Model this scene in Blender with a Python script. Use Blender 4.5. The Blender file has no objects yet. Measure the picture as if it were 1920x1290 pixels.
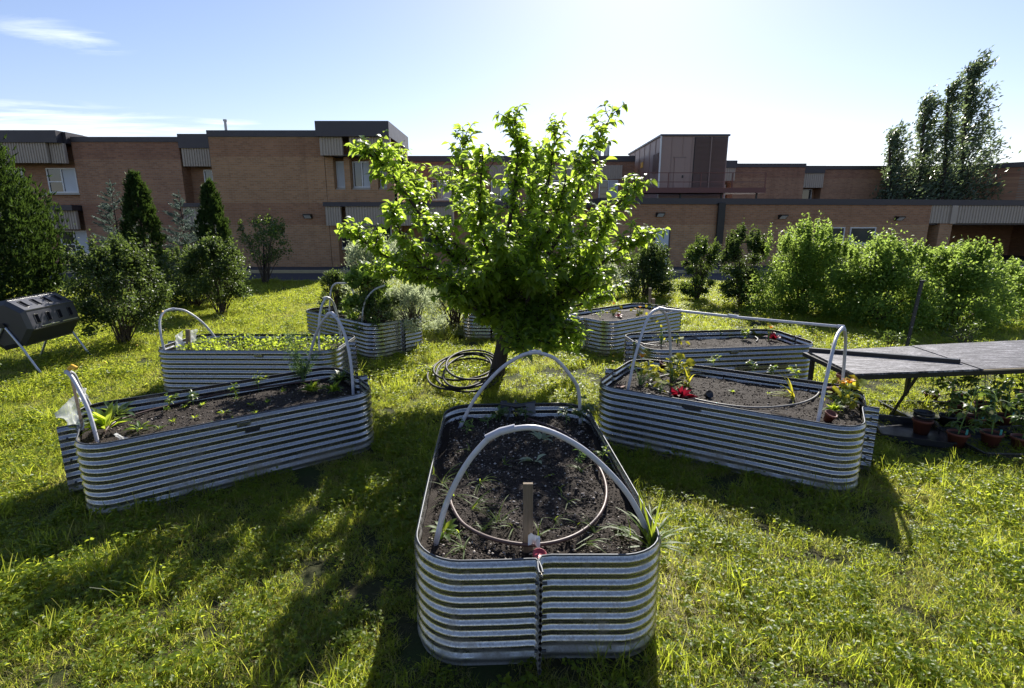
import bpy, math, random
import numpy as np
from mathutils import Vector, Matrix, noise
random.seed(7); rng = np.random.default_rng(11)
R = math.radians; PI = math.pi
SC = bpy.context.scene; COL = SC.collection
# ------------------------------------------------------------------ camera
CAMH = 2.1; FPX = 1000.0; PITCH = R(12.8)
cd = bpy.data.cameras.new('camera'); cam = bpy.data.objects.new('camera', cd); COL.objects.link(cam)
cam.location = (0, 0, CAMH); cam.rotation_euler = (PI/2 - PITCH, 0, 0)
cd.sensor_width = 36; cd.lens = FPX/1920*36; cd.clip_start = .05; cd.clip_end = 3000
SC.camera = cam
# ------------------------------------------------------------------ world, sun, exposure
SUN_EL = R(35.5); SUN_AZ = R(12.5)            # azimuth clockwise from +Y
w = bpy.data.worlds.new('World'); SC.world = w; w.use_nodes = True
nt = w.node_tree; nt.nodes.clear()
def N(t, k, **kw):
    n = t.nodes.new(k)
    for a, b in kw.items(): setattr(n, a, b)
    return n
def L(t, a, b): t.links.new(a, b)
sky = N(nt, 'ShaderNodeTexSky', sky_type='NISHITA'); sky.sun_disc = False
sky.sun_elevation = SUN_EL; sky.sun_rotation = SUN_AZ
sky.air_density = 1.15; sky.dust_density = .4; sky.ozone_density = 2.9; sky.altitude = 50
bg = N(nt, 'ShaderNodeBackground'); bg.inputs[1].default_value = .068
tc = N(nt, 'ShaderNodeTexCoord'); sep = N(nt, 'ShaderNodeSeparateXYZ'); L(nt, tc.outputs['Generated'], sep.inputs[0])
def M(t, op, a, b=None, c=None, clamp=False):
    n = t.nodes.new('ShaderNodeMath'); n.operation = op; n.use_clamp = clamp
    for i, v in enumerate((a, b, c)):
        if v is None: continue
        if isinstance(v, (int, float)): n.inputs[i].default_value = v
        else: t.links.new(v, n.inputs[i])
    return n.outputs[0]
zc = M(nt, 'MAXIMUM', sep.outputs[2], .02)
cx = M(nt, 'DIVIDE', sep.outputs[0], zc); cy = M(nt, 'DIVIDE', sep.outputs[1], zc)
comb = N(nt, 'ShaderNodeCombineXYZ'); L(nt, M(nt, 'MULTIPLY', cx, .35), comb.inputs[0]); L(nt, cy, comb.inputs[1])
n1 = N(nt, 'ShaderNodeTexNoise'); n1.inputs['Scale'].default_value = 3.2; n1.inputs['Detail'].default_value = 9; n1.inputs['Roughness'].default_value = .62
n1.inputs['Distortion'].default_value = .6
L(nt, comb.outputs[0], n1.inputs['Vector'])
def blob(cxv, cyv, rx, ry):                    # soft ellipse on the cloud layer
    dx = M(nt, 'DIVIDE', M(nt, 'SUBTRACT', cx, cxv), rx); dy = M(nt, 'DIVIDE', M(nt, 'SUBTRACT', cy, cyv), ry)
    d = M(nt, 'ADD', M(nt, 'MULTIPLY', dx, dx), M(nt, 'MULTIPLY', dy, dy))
    return M(nt, 'SUBTRACT', 1.0, d, clamp=True)
# cirrus bank low in the left part of the sky and a small puff above it
b1 = blob(-5.6, 6.6, 3.2, 2.7); b2 = blob(-2.5, 3.2, .42, .42); b3 = blob(-2.8, 5.77, .45, .25)
mask = M(nt, 'ADD', M(nt, 'ADD', M(nt, 'MULTIPLY', b1, .42), M(nt, 'MULTIPLY', b2, .26)), M(nt, 'MULTIPLY', b3, .25))
cov = M(nt, 'MULTIPLY', M(nt, 'SUBTRACT', M(nt, 'ADD', n1.outputs[0], mask), .62), 3.2, clamp=True)
cov = M(nt, 'MULTIPLY', cov, M(nt, 'MULTIPLY', mask, 4.0, clamp=True))
cov = M(nt, 'MULTIPLY', cov, .8)
wb = N(nt, 'ShaderNodeMixRGB'); wb.blend_type = 'MULTIPLY'; wb.inputs[0].default_value = 1; L(nt, sky.outputs[0], wb.inputs[1]); wb.inputs[2].default_value = (1.10, .985, 1.06, 1)
mixc = N(nt, 'ShaderNodeMixRGB'); L(nt, cov, mixc.inputs[0]); L(nt, wb.outputs[0], mixc.inputs[1]); mixc.inputs[2].default_value = (8.6, 9.3, 10.2, 1)
L(nt, mixc.outputs[0], bg.inputs[0])
wo = N(nt, 'ShaderNodeOutputWorld'); L(nt, bg.outputs[0], wo.inputs[0])
sd = bpy.data.lights.new('sun', 'SUN'); sun = bpy.data.objects.new('sun', sd); COL.objects.link(sun)
sd.energy = 5.0; sd.angle = R(.53); sd.color = (1, .95, .86)
sv = Vector((math.sin(SUN_AZ)*math.cos(SUN_EL), math.cos(SUN_AZ)*math.cos(SUN_EL), math.sin(SUN_EL)))
sun.rotation_euler = sv.to_track_quat('Z', 'Y').to_euler()
SC.view_settings.view_transform = 'Standard'; SC.view_settings.look = 'None'; SC.view_settings.gamma = 1
SC.view_settings.use_curve_mapping = False; SC.view_settings.exposure = 1.06
SC.render.engine = 'CYCLES'

# ------------------------------------------------------------------ helpers
def at(px, py, z=None, Y=None):
    """world point seen at photo pixel (1920 wide), on height z or at depth Y"""
    u = -(py-645.0); dx = px-960.0
    dy = FPX*math.cos(PITCH)+u*math.sin(PITCH); dz = u*math.cos(PITCH)-FPX*math.sin(PITCH)
    t = Y/dy if Y is not None else (z-CAMH)/dz
    return Vector((dx*t, dy*t, CAMH+dz*t))
ORG = {}
def link(o): COL.objects.link(o); return o
def tag(o, label=None, cat=None, group=None, kind=None):
    if label: o['label'] = label
    if cat: o['category'] = cat
    if group: o['group'] = group
    if kind: o['kind'] = kind
    return o
def thing(name, label, cat, loc=(0, 0, 0), rz=0, group=None):
    o = link(bpy.data.objects.new(name, None)); o.location = loc; o.rotation_euler = (0, 0, rz)
    o.empty_display_size = .2
    return tag(o, label, cat, group)
def mesh_np(name, V, F, smooth=False, tone=None):
    V = np.asarray(V, dtype=np.float32).reshape(-1, 3); F = np.asarray(F, dtype=np.int32)
    me = bpy.data.meshes.new(name); k = F.shape[1]
    me.vertices.add(len(V)); me.vertices.foreach_set('co', V.ravel())
    me.loops.add(F.size); me.loops.foreach_set('vertex_index', F.ravel())
    me.polygons.add(len(F)); me.polygons.foreach_set('loop_start', np.arange(0, F.size, k, dtype=np.int32))
    me.polygons.foreach_set('loop_total', np.full(len(F), k, dtype=np.int32))
    me.update(calc_edges=True)
    if smooth: me.polygons.foreach_set('use_smooth', np.ones(len(F), dtype=bool))
    if tone is not None:
        a = me.attributes.new('tone', 'FLOAT', 'POINT'); a.data.foreach_set('value', np.asarray(tone, dtype=np.float32))
    me.validate(); return me
def put(name, me, mat, parent=None, org=(0, 0, 0)):
    if mat is not None:
        me.materials.clear(); me.materials.append(mat)
    o = link(bpy.data.objects.new(name, me)); o.parent = parent
    return o
class MB:
    """collects shapes, links them as one mesh object; world coordinates minus origin o"""
    def __init__(s, o=(0, 0, 0)): s.v = []; s.f = []; s.sm = []; s.o = Vector(o)
    def add(s, vs, fs, smooth=False):
        b = len(s.v); s.v += [tuple(Vector(v)-s.o) for v in vs]; s.f += [tuple(i+b for i in f) for f in fs]; s.sm += [smooth]*len(fs); return s
    def box(s, x0, x1, y0, y1, z0, z1):
        vs = [(x, y, z) for x in (x0, x1) for y in (y0, y1) for z in (z0, z1)]
        return s.add(vs, [(0, 1, 3, 2), (4, 6, 7, 5), (0, 4, 5, 1), (2, 3, 7, 6), (0, 2, 6, 4), (1, 5, 7, 3)])
    def bar(s, a, b, wx, wy, up=(0, 0, 1)):
        a = Vector(a); b = Vector(b); d = (b-a).normalized(); up = Vector(up)
        if abs(d.dot(up)) > .95: up = Vector((0, 1, 0))
        x = d.cross(up).normalized()*wx/2; y = x.cross(d).normalized()*wy/2
        vs = [p+i*x+j*y for p in (a, b) for i, j in ((-1, -1), (1, -1), (1, 1), (-1, 1))]
        return s.add(vs, [(3, 2, 1, 0), (4, 5, 6, 7)]+[(i, (i+1) % 4, 4+(i+1) % 4, 4+i) for i in range(4)])
    def tube(s, pts, r, n=8, caps=True, r1=None):
        pts = [Vector(p) for p in pts]; m = len(pts); vs = []; px = None
        for i, p in enumerate(pts):
            d = (pts[min(i+1, m-1)]-pts[max(i-1, 0)])
            if d.length < 1e-9: d = Vector((0, 0, 1))
            d.normalize()
            if px is None:
                px = d.cross(Vector((0, 0, 1)) if abs(d.z) < .9 else Vector((0, 1, 0))).normalized()
            else:
                px = (px-d*px.dot(d)); px = px.normalized() if px.length > 1e-6 else d.orthogonal().normalized()
            py = d.cross(px); rr = (r if r1 is None else r+(r1-r)*i/(m-1)) if not isinstance(r, (list, tuple)) else r[i]
            vs += [p+px*math.cos(2*PI*k/n)*rr+py*math.sin(2*PI*k/n)*rr for k in range(n)]
        fs = [(i*n+k, i*n+(k+1) % n, (i+1)*n+(k+1) % n, (i+1)*n+k) for i in range(m-1) for k in range(n)]
        s.add(vs, fs, True)
        if caps:
            s.add(vs[:n], [tuple(range(n-1, -1, -1))]); s.add(vs[-n:], [tuple(range(n))])
        return s
    def lathe(s, c, prof, n=20, axis='z'):
        c = Vector(c); vs = []
        for r, z in prof:
            for k in range(n):
                a = 2*PI*k/n; vs.append(c+Vector((r*math.cos(a), r*math.sin(a), z)))
        fs = [(i*n+k, i*n+(k+1) % n, (i+1)*n+(k+1) % n, (i+1)*n+k) for i in range(len(prof)-1) for k in range(n)]
        return s.add(vs, fs, True)
    def ball(s, c, r, n=8, sq=1):
        return s.lathe(c, [(max(1e-4, r*math.sin(PI*i/n)), -r*sq*math.cos(PI*i/n)) for i in range(n+1)], 10)
    def build(s, name, mat, parent=None, bevel=0):
        me = bpy.data.meshes.new(name); me.from_pydata(s.v, [], s.f); me.polygons.foreach_set('use_smooth', s.sm); me.update()
        if mat: me.materials.append(mat)
        o = link(bpy.data.objects.new(name, me)); o.parent = parent
        if bevel:
            b = o.modifiers.new('bevel', 'BEVEL'); b.width = bevel; b.segments = 2; b.limit_method = 'ANGLE'
        return o
def spline(pts, n=8):
    P = [Vector(p) for p in pts]; out = []
    for i in range(len(P)-1):
        a = P[max(i-1, 0)]; b = P[i]; c = P[i+1]; d = P[min(i+2, len(P)-1)]
        for k in range(n):
            t = k/n; out.append(.5*((2*b)+(c-a)*t+(2*a-5*b+4*c-d)*t*t+(3*b-a-3*c+d)*t**3))
    out.append(P[-1]); return out

# ------------------------------------------------------------------ materials
def mat(name, build):
    m = bpy.data.materials.new(name); m.use_nodes = True; t = m.node_tree; t.nodes.clear()
    out = N(t, 'ShaderNodeOutputMaterial'); L(t, build(t), out.inputs[0]); return m
def pr(t, col, rough=.6, metal=0, spec=.5, bump=None, bstr=.3, bdist=.01):
    p = N(t, 'ShaderNodeBsdfPrincipled')
    if isinstance(col, tuple): p.inputs['Base Color'].default_value = (*col, 1)
    else: L(t, col, p.inputs['Base Color'])
    if isinstance(rough, (int, float)): p.inputs['Roughness'].default_value = rough
    else: L(t, rough, p.inputs['Roughness'])
    p.inputs['Metallic'].default_value = metal; p.inputs['Specular IOR Level'].default_value = spec
    if bump is not None:
        b = N(t, 'ShaderNodeBump'); b.inputs['Strength'].default_value = bstr; b.inputs['Distance'].default_value = bdist
        L(t, bump, b.inputs['Height']); L(t, b.outputs[0], p.inputs['Normal'])
    return p
def noi(t, scale, detail=4, rough=.55, vec=None, stretch=None):
    if vec is None:
        vec = N(t, 'ShaderNodeTexCoord').outputs['Object']
    if stretch:
        mp = N(t, 'ShaderNodeMapping'); mp.inputs['Scale'].default_value = stretch; L(t, vec, mp.inputs[0]); vec = mp.outputs[0]
    n = N(t, 'ShaderNodeTexNoise'); n.inputs['Scale'].default_value = scale; n.inputs['Detail'].default_value = detail
    n.inputs['Roughness'].default_value = rough; L(t, vec, n.inputs['Vector']); return n.outputs[0]
def ramp(t, fac, stops):
    r = N(t, 'ShaderNodeValToRGB'); e = r.color_ramp.elements
    while len(e) < len(stops): e.new(.5)
    for i, (p, c) in enumerate(stops): e[i].position = p; e[i].color = (*c, 1)
    L(t, fac, r.inputs[0]); return r.outputs[0]
def mixc_(t, f, a, b, mode='MIX'):
    m = N(t, 'ShaderNodeMixRGB'); m.blend_type = mode
    for i, v in enumerate((f, a, b)):
        if isinstance(v, tuple): m.inputs[i].default_value = (*v, 1)
        elif isinstance(v, (int, float)): m.inputs[i].default_value = v
        else: L(t, v, m.inputs[i])
    return m.outputs[0]
def leafmat(name, dark, light, trans, tmix=.45, rough=.4, spec=.45, stops3=None):
    def b(t):
        a = N(t, 'ShaderNodeAttribute'); a.attribute_name = 'tone'
        st = [(0, dark), (1, light)] if stops3 is None else stops3
        c = ramp(t, a.outputs['Fac'], st)
        p = pr(t, c, rough, 0, spec)
        tr = N(t, 'ShaderNodeBsdfTranslucent')
        L(t, ramp(t, a.outputs['Fac'], [(0, tuple(x*.72 for x in trans)), (1, trans)]) if stops3 is None else mixc_(t, .5, c, trans), tr.inputs[0])
        mx = N(t, 'ShaderNodeMixShader'); mx.inputs[0].default_value = tmix
        L(t, p.outputs[0], mx.inputs[1]); L(t, tr.outputs[0], mx.inputs[2]); return mx.outputs[0]
    return mat(name, b)
def m_plain(name, col, rough=.5, metal=0, spec=.5, ns=18, var=.18, bs=.15, stretch=None):
    def b(t):
        n = noi(t, ns, 5, .6, stretch=stretch)
        c = mixc_(t, n, tuple(x*(1-var) for x in col), tuple(min(1, x*(1+var)) for x in col))
        return pr(t, c, M(t, 'ADD', M(t, 'MULTIPLY', n, .25), rough-.12), metal, spec, n, bs, .003).outputs[0]
    return mat(name, b)
def b_galv(t):
    vec = N(t, 'ShaderNodeTexCoord').outputs['Object']
    v = N(t, 'ShaderNodeTexVoronoi'); v.inputs['Scale'].default_value = 130; L(t, vec, v.inputs['Vector'])
    n2 = noi(t, 6, 6, .65, vec); n3 = noi(t, 60, 3, .6, vec)
    g = ramp(t, v.outputs['Color'], [(0, (.29, .28, .265)), (1, (.49, .475, .45))])
    sz = N(t, 'ShaderNodeSeparateXYZ'); L(t, vec, sz.inputs[0])
    low = M(t, 'MULTIPLY', M(t, 'SUBTRACT', .16, sz.outputs[2]), 6, clamp=True)      # splashed mud near the ground
    dirt = M(t, 'MULTIPLY', M(t, 'SUBTRACT', M(t, 'ADD', n2, M(t, 'MULTIPLY', low, .30)), .56), 4.5, clamp=True)
    c = mixc_(t, M(t, 'MULTIPLY', dirt, .62), g, (.17, .14, .10))
    ro = M(t, 'ADD', M(t, 'MULTIPLY', n3, .16), M(t, 'ADD', M(t, 'MULTIPLY', dirt, .3), .17))
    p = pr(t, c, ro, .92, .5, n3, .12, .002)
    L(t, M(t, 'SUBTRACT', .94, M(t, 'MULTIPLY', dirt, .6)), p.inputs['Metallic'])
    return p.outputs[0]
def b_soil(t):
    n = noi(t, 9, 8, .7); n2 = noi(t, 70, 5, .7); n3 = noi(t, 240, 3, .6)
    c = ramp(t, n2, [(.25, (.012, .009, .007)), (.6, (.036, .026, .020)), (.8, (.075, .058, .045))])
    c = mixc_(t, n, c, (.030, .021, .016))
    h = M(t, 'ADD', M(t, 'MULTIPLY', n2, .7), M(t, 'MULTIPLY', n3, .4))
    return pr(t, c, .85, 0, .25, h, 1.0, .02).outputs[0]
def brick_b(c1, c2, mortar):
    def b(t):
        vec = N(t, 'ShaderNodeTexCoord').outputs['Object']
        s = N(t, 'ShaderNodeSeparateXYZ'); L(t, vec, s.inputs[0])
        cb = N(t, 'ShaderNodeCombineXYZ'); L(t, M(t, 'ADD', s.outputs[0], s.outputs[1]), cb.inputs[0]); L(t, s.outputs[2], cb.inputs[1])
        br = N(t, 'ShaderNodeTexBrick'); br.inputs['Scale'].default_value = 1
        br.inputs['Brick Width'].default_value = .22; br.inputs['Row Height'].default_value = .079; br.inputs['Mortar Size'].default_value = .010
        br.inputs['Mortar Smooth'].default_value = .2; br.inputs['Bias'].default_value = 0
        br.inputs['Color1'].default_value = (*c1, 1); br.inputs['Color2'].default_value = (*c2, 1); br.inputs['Mortar'].default_value = (*mortar, 1)
        L(t, cb.outputs[0], br.inputs['Vector'])
        n = noi(t, .7, 6, .7, vec, (.5, .5, 1.2)); n2 = noi(t, 4, 4, .6, vec)
        c = mixc_(t, M(t, 'MULTIPLY', M(t, 'SUBTRACT', n, .35), 1.4, clamp=True), br.outputs[0], mixc_(t, 1.0, br.outputs[0], (.68, .66, .68), 'MULTIPLY'))
        band = None
        for z0, z1 in ((4.95, 5.72), (2.02, 2.98)):
            bb = M(t, 'MULTIPLY', M(t, 'GREATER_THAN', s.outputs[2], z0), M(t, 'LESS_THAN', s.outputs[2], z1)); band = bb if band is None else M(t, 'ADD', band, bb)
        c = mixc_(t, M(t, 'MULTIPLY', band, .55), c, mixc_(t, 1.0, c, (.74, .62, .66), 'MULTIPLY'))
        n4 = noi(t, 1.0, 6, .75, vec, (2.2, 2.2, .18)); c = mixc_(t, ramp(t, n4, [(.52, (0, 0, 0)), (.72, (.5, .5, .5))]), c, mixc_(t, 1.0, c, (.62, .60, .60), 'MULTIPLY'))
        c = mixc_(t, M(t, 'MULTIPLY', n2, .3), c, mixc_(t, 1.0, c, (1.25, 1.2, 1.15), 'MULTIPLY'))
        return pr(t, c, .85, 0, .25, M(t, 'SUBTRACT', 1, br.outputs['Fac']), .5, .008).outputs[0]
    return b
def b_glass(t):
    n = noi(t, .8, 2)
    p = pr(t, ramp(t, n, [(.3, (.02, .025, .03)), (.7, (.05, .06, .07))]), .04, 0, .9, noi(t, 1.5, 1), .04, .02)
    return p.outputs[0]
def b_asph(t):
    n = noi(t, 120, 3); n2 = noi(t, 1.2, 5)
    return pr(t, mixc_(t, n2, ramp(t, n, [(.3, (.035, .035, .038)), (.7, (.075, .075, .08))]), (.06, .06, .064)), .85, 0, .3, n, .3, .004).outputs[0]
def b_ground(t):
    n = noi(t, 1.7, 6, .65); n2 = noi(t, 45, 5, .7)
    c = ramp(t, n2, [(.3, (.020, .018, .010)), (.6, (.050, .045, .022)), (.8, (.10, .085, .05))])
    c = mixc_(t, ramp(t, n, [(.35, (0, 0, 0)), (.65, (1, 1, 1))]), c, (.035, .050, .014))
    return pr(t, c, .95, 0, .15, n2, .6, .02).outputs[0]
def b_ply(t):
    vec = N(t, 'ShaderNodeTexCoord').outputs['Object']
    n = noi(t, 3, 7, .7, vec, (1.2, 9, 1)); n2 = noi(t, 1.6, 6, .7, vec); n3 = noi(t, 26, 5, .7, vec, (1, 5, 1))
    f = M(t, 'ADD', M(t, 'MULTIPLY', n, .5), M(t, 'MULTIPLY', n3, .5))
    c = ramp(t, f, [(.41, (.02, .019, .023)), (.50, (.095, .09, .10)), (.59, (.36, .35, .37))])
    c = mixc_(t, ramp(t, n2, [(.45, (0, 0, 0)), (.62, (.45, .45, .45))]), c, (.04, .038, .042))
    return pr(t, c, .6, 0, .22, f, 1.0, .01).outputs[0]
def b_wood(c1, c2, st=(14, 14, 1)):
    def b(t):
        n = noi(t, 6, 6, .65, None, st)
        return pr(t, ramp(t, n, [(.3, c1), (.7, c2)]), .75, 0, .25, n, .5, .003).outputs[0]
    return b
def b_bag(t):
    p = pr(t, (.75, .76, .76), .35, 0, .5, noi(t, 30, 3), .5, .01)
    tr = N(t, 'ShaderNodeBsdfTranslucent'); tr.inputs[0].default_value = (.7, .72, .72, 1)
    tp = N(t, 'ShaderNodeBsdfTransparent'); m1 = N(t, 'ShaderNodeMixShader'); m1.inputs[0].default_value = .5
    L(t, p.outputs[0], m1.inputs[1]); L(t, tr.outputs[0], m1.inputs[2])
    m2 = N(t, 'ShaderNodeMixShader'); m2.inputs[0].default_value = .3; L(t, m1.outputs[0], m2.inputs[1]); L(t, tp.outputs[0], m2.inputs[2])
    return m2.outputs[0]
X = dict(
 galv=mat('galvanised_steel', b_galv), soil=mat('garden_soil', b_soil),
 rim=m_plain('rim_edging', (.07, .075, .085), .5, .5), pvc=m_plain('grey_pvc', (.46, .46, .50), .42, 0, .5, 26, .22, .2),
 brick=mat('brown_brick', brick_b((.48, .265, .135), (.35, .19, .095), (.37, .29, .20))),
 brick2=mat('red_brown_brick', brick_b((.42, .225, .125), (.30, .155, .09), (.32, .245, .18))),
 fascia=m_plain('dark_fascia_metal', (.052, .046, .052), .45, .3, .5, 3, .15), clad=m_plain('beige_metal_cladding', (.40, .335, .27), .55, .1, .4, 5, .1),
 frame=m_plain('window_frame', (.55, .56, .58), .45, .3), glass=mat('window_glass', b_glass),
 curtain=m_plain('pale_blind', (.55, .58, .62), .7, 0, .3, 2, .1), sill=m_plain('concrete_sill', (.42, .39, .34), .8, 0, .3),
 steelbrown=m_plain('brown_steel_siding', (.31, .215, .185), .5, .15, .4, 2, .08), louvre=m_plain('brown_louvre', (.22, .15, .13), .5, .1),
 redsteel=m_plain('red_oxide_steel', (.15, .060, .05), .6, .1), asph=mat('asphalt', b_asph), ground=mat('lawn_ground', b_ground),
 conc=m_plain('concrete', (.30, .28, .25), .85, 0, .3, 8, .15, .3), kerb=m_plain('yellowed_kerb', (.42, .35, .20), .8, 0, .3, 6, .2, .3),
 tumbler=m_plain('glossy_black_plastic', (.030, .030, .037), .34, 0, .6, 12, .15, .05),
 black=m_plain('black_plastic', (.022, .022, .026), .38, 0, .5, 12, .2, .1), blackmetal=m_plain('black_painted_metal', (.02, .02, .022), .4, .3),
 chrome=m_plain('steel_tube', (.45, .46, .50), .35, .8), flue=m_plain('flue_metal', (.42, .41, .40), .4, .6),
 ply=mat('weathered_plywood', b_ply), wood=mat('weathered_wood', b_wood((.10, .075, .05), (.22, .17, .12))),
 plyedge=mat('raw_plywood_edge', b_wood((.35, .27, .17), (.52, .42, .28), (2, 2, 30))),
 hosebrown=m_plain('brown_soaker_hose', (.065, .034, .030), .5, 0, .5, 20, .2), hosegrey=m_plain('grey_hose', (.16, .15, .14), .5),
 hoseblack=m_plain('black_hose', (.016, .016, .018), .6, 0, .25),
 terra=m_plain('terracotta_plastic', (.13, .040, .025), .6, 0, .4, 12, .2), oldwhite=m_plain('white_plastic', (.70, .70, .70), .4, 0, .5, 6, .06),
 bag=mat('plastic_sheeting', b_bag), red=m_plain('red_plastic', (.32, .03, .05), .4), yellow=m_plain('yellow_plastic', (.75, .42, .03), .45),
 teal=m_plain('teal_plastic_tag', (.05, .26, .24), .5), lamp=m_plain('lamp_lens', (.62, .64, .66), .3), bark=m_plain('dark_bark', (.055, .042, .036), .9, 0, .2, 30, .45, .8, (1, 1, .35)),
 twig=m_plain('grey_brown_twig', (.085, .065, .048), .85, 0, .2, 40, .3, .4), stem=m_plain('green_stem', (.12, .20, .05), .6, 0, .3, 30, .15),
 # foliage
 plum=leafmat('plum_leaf', (.030, .060, .014), (.060, .105, .022), (.64, .86, .09), .52, .40, .42),
 grass=leafmat('grass_blade', None, None, (.90, .99, .08), .62, .42, .32, [(0, (.035, .07, .010)), (.40, (.085, .145, .018)), (.74, (.17, .22, .025)), (.80, (.28, .22, .10)), (1, (.42, .34, .19))]),
 weed=leafmat('broad_weed_leaf', (.04, .085, .016), (.085, .15, .025), (.66, .80, .07), .52, .48, .22),
 dark_leaf=leafmat('dark_glossy_leaf', (.022, .042, .014), (.045, .075, .022), (.22, .31, .06), .34, .42, .28),
 bright_leaf=leafmat('bright_shrub_leaf', (.05, .095, .018), (.095, .16, .03), (.50, .68, .12), .48, .45, .25),
 mid_leaf=leafmat('mid_green_leaf', (.035, .07, .02), (.07, .115, .03), (.24, .34, .05), .38, .40, .45),
 cedar=leafmat('cedar_spray', (.016, .036, .010), (.045, .085, .020), (.12, .20, .03), .32, .6, .25),
 spruce=leafmat('blue_spruce_needles', (.08, .13, .115), (.16, .23, .20), (.22, .30, .22), .28, .5, .3),
 poplar=leafmat('windblown_leaf', (.045, .075, .035), (.12, .165, .095), (.28, .37, .14), .38, .35, .6),
 feather=leafmat('grey_green_feathery_leaf', (.16, .21, .13), (.34, .40, .28), (.66, .74, .42), .48, .5, .3),
 dill=leafmat('dill_frond', (.05, .11, .04), (.10, .18, .06), (.26, .42, .10), .42, .5, .3),
 squash=leafmat('yellow_green_leaf', (.12, .18, .03), (.30, .32, .04), (.72, .66, .05), .55, .6, .12),
 orange=leafmat('orange_petal', (.55, .20, .02), (.75, .38, .03), (.85, .42, .03), .5, .5, .3),
 redleaf=leafmat('crimson_leaf', (.09, .006, .012), (.20, .012, .028), (.34, .012, .03), .35, .45, .25),
 pinkfl=leafmat('dusty_red_flower', (.30, .07, .07), (.50, .20, .16), (.5, .16, .12), .4, .5, .3),
)
# ------------------------------------------------------------------ leaf clouds
T = {
 'leaf4': (np.array([(0, 0, 0), (.45, -.5, .10), (1, 0, -.12), (.45, .5, .10)]), [(0, 1, 2, 2), (0, 2, 3, 3)]),
 'leaf8': (np.array([(0, 0, 0), (.12, -.22, .02), (.42, -.5, .10), (.78, -.30, -.04), (1.0, 0, -.24), (.78, .30, -.04), (.42, .5, .10), (.12, .22, .02), (.45, 0, .02), (.80, 0, -.06)]),
           [(0, 1, 2, 8), (8, 2, 3, 9), (9, 3, 4, 4), (0, 8, 6, 7), (8, 9, 5, 6), (9, 4, 5, 5)]),
 'blade': (np.array([(0, -.5, 0), (0, .5, 0), (.5, -.42, .05), (.5, .42, .05), (1, 0, -.12)]), [(0, 2, 3, 1), (2, 4, 3, 3)]),
 'round': (np.array([(0, 0, 0)]+[(.5+.5*math.cos(a), .55*math.sin(a), .06*math.cos(3*a)) for a in [PI+.5+k*(2*PI-1)/8 for k in range(9)]]+[(.5, 0, -.05)]),
           [(10, 1+k, 2+k, 2+k) for k in range(8)]+[(10, 0, 1, 1), (10, 9, 0, 0)]),
}
def unit(a): return a/np.maximum(np.linalg.norm(a, axis=-1, keepdims=True), 1e-9)
def cloud(P, D, Nn, ln, wd, tmpl='leaf4', tone=None):
    """vectorised leaves: P base, D axis, Nn approx normal, ln length, wd width (absolute)"""
    P = np.asarray(P, float); n = len(P); D = unit(np.asarray(D, float)); Nn = np.asarray(Nn, float)
    S = unit(np.cross(Nn, D)); Nn = np.cross(D, S); tv, tf = T[tmpl]; m = len(tv)
    ln = np.broadcast_to(np.asarray(ln, float), (n,)); wd = np.broadcast_to(np.asarray(wd, float), (n,))
    V = P[:, None, :]+D[:, None, :]*(tv[None, :, 0:1]*ln[:, None, None])+S[:, None, :]*(tv[None, :, 1:2]*wd[:, None, None])+Nn[:, None, :]*(tv[None, :, 2:3]*ln[:, None, None])
    tri = []
    for f in tf:
        tri.append((f[0], f[1], f[2]))
        if f[3] != f[2]: tri.append((f[0], f[2], f[3]))
    tf2 = np.array(tri)
    F = (tf2[None]+(np.arange(n)*m)[:, None, None]).reshape(-1, 3)
    tn = rng.random(n) if tone is None else tone
    return V.reshape(-1, 3), F, np.repeat(tn, m)
def join(parts):
    V = []; F = []; Tn = []; b = 0
    for v, f, t in parts: V.append(v); F.append(f+b); Tn.append(t); b += len(v)
    return np.concatenate(V), np.concatenate(F), np.concatenate(Tn)
def rdir(n, zb=0, zs=1):
    d = rng.normal(size=(n, 3)); d[:, 2] = d[:, 2]*zs+zb; return unit(d)
def cput(name, parts, m, parent=None, org=(0, 0, 0), kind=None, smooth=False):
    V, F, Tn = join(parts); V = V-np.array(org)
    o = put(name, mesh_np(name, V, F, smooth, Tn), X[m] if isinstance(m, str) else m, parent)
    if kind: o['kind'] = kind
    return o

# ================================================================== GROUND
def sheet(name, x0, x1, y0, y1, z, m, nx=2, ny=2, rough=0):
    xs = np.linspace(x0, x1, nx); ys = np.linspace(y0, y1, ny); V = [(x, y, z) for y in ys for x in xs]
    F = [(j*nx+i, j*nx+i+1, (j+1)*nx+i+1, (j+1)*nx+i) for j in range(ny-1) for i in range(nx-1)]
    return tag(put(name, mesh_np(name, V, F), m), kind='structure')
sheet('ground', -600, 600, -200, 1200, -.012, X['ground'])
ROADY = 19.7
sheet('road', -80, 80, ROADY, 22.9, .0, X['asph'])
kb = MB(); kb.box(-80, 80, 22.9, 23.08, -.01, .125); tag(kb.build('kerb', X['kerb'], bevel=.015), kind='structure')
pv = MB(); pv.box(-80, 80, 23.083, 40, -.01, .118); tag(pv.build('pavement', X['asph']), kind='structure')

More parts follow.
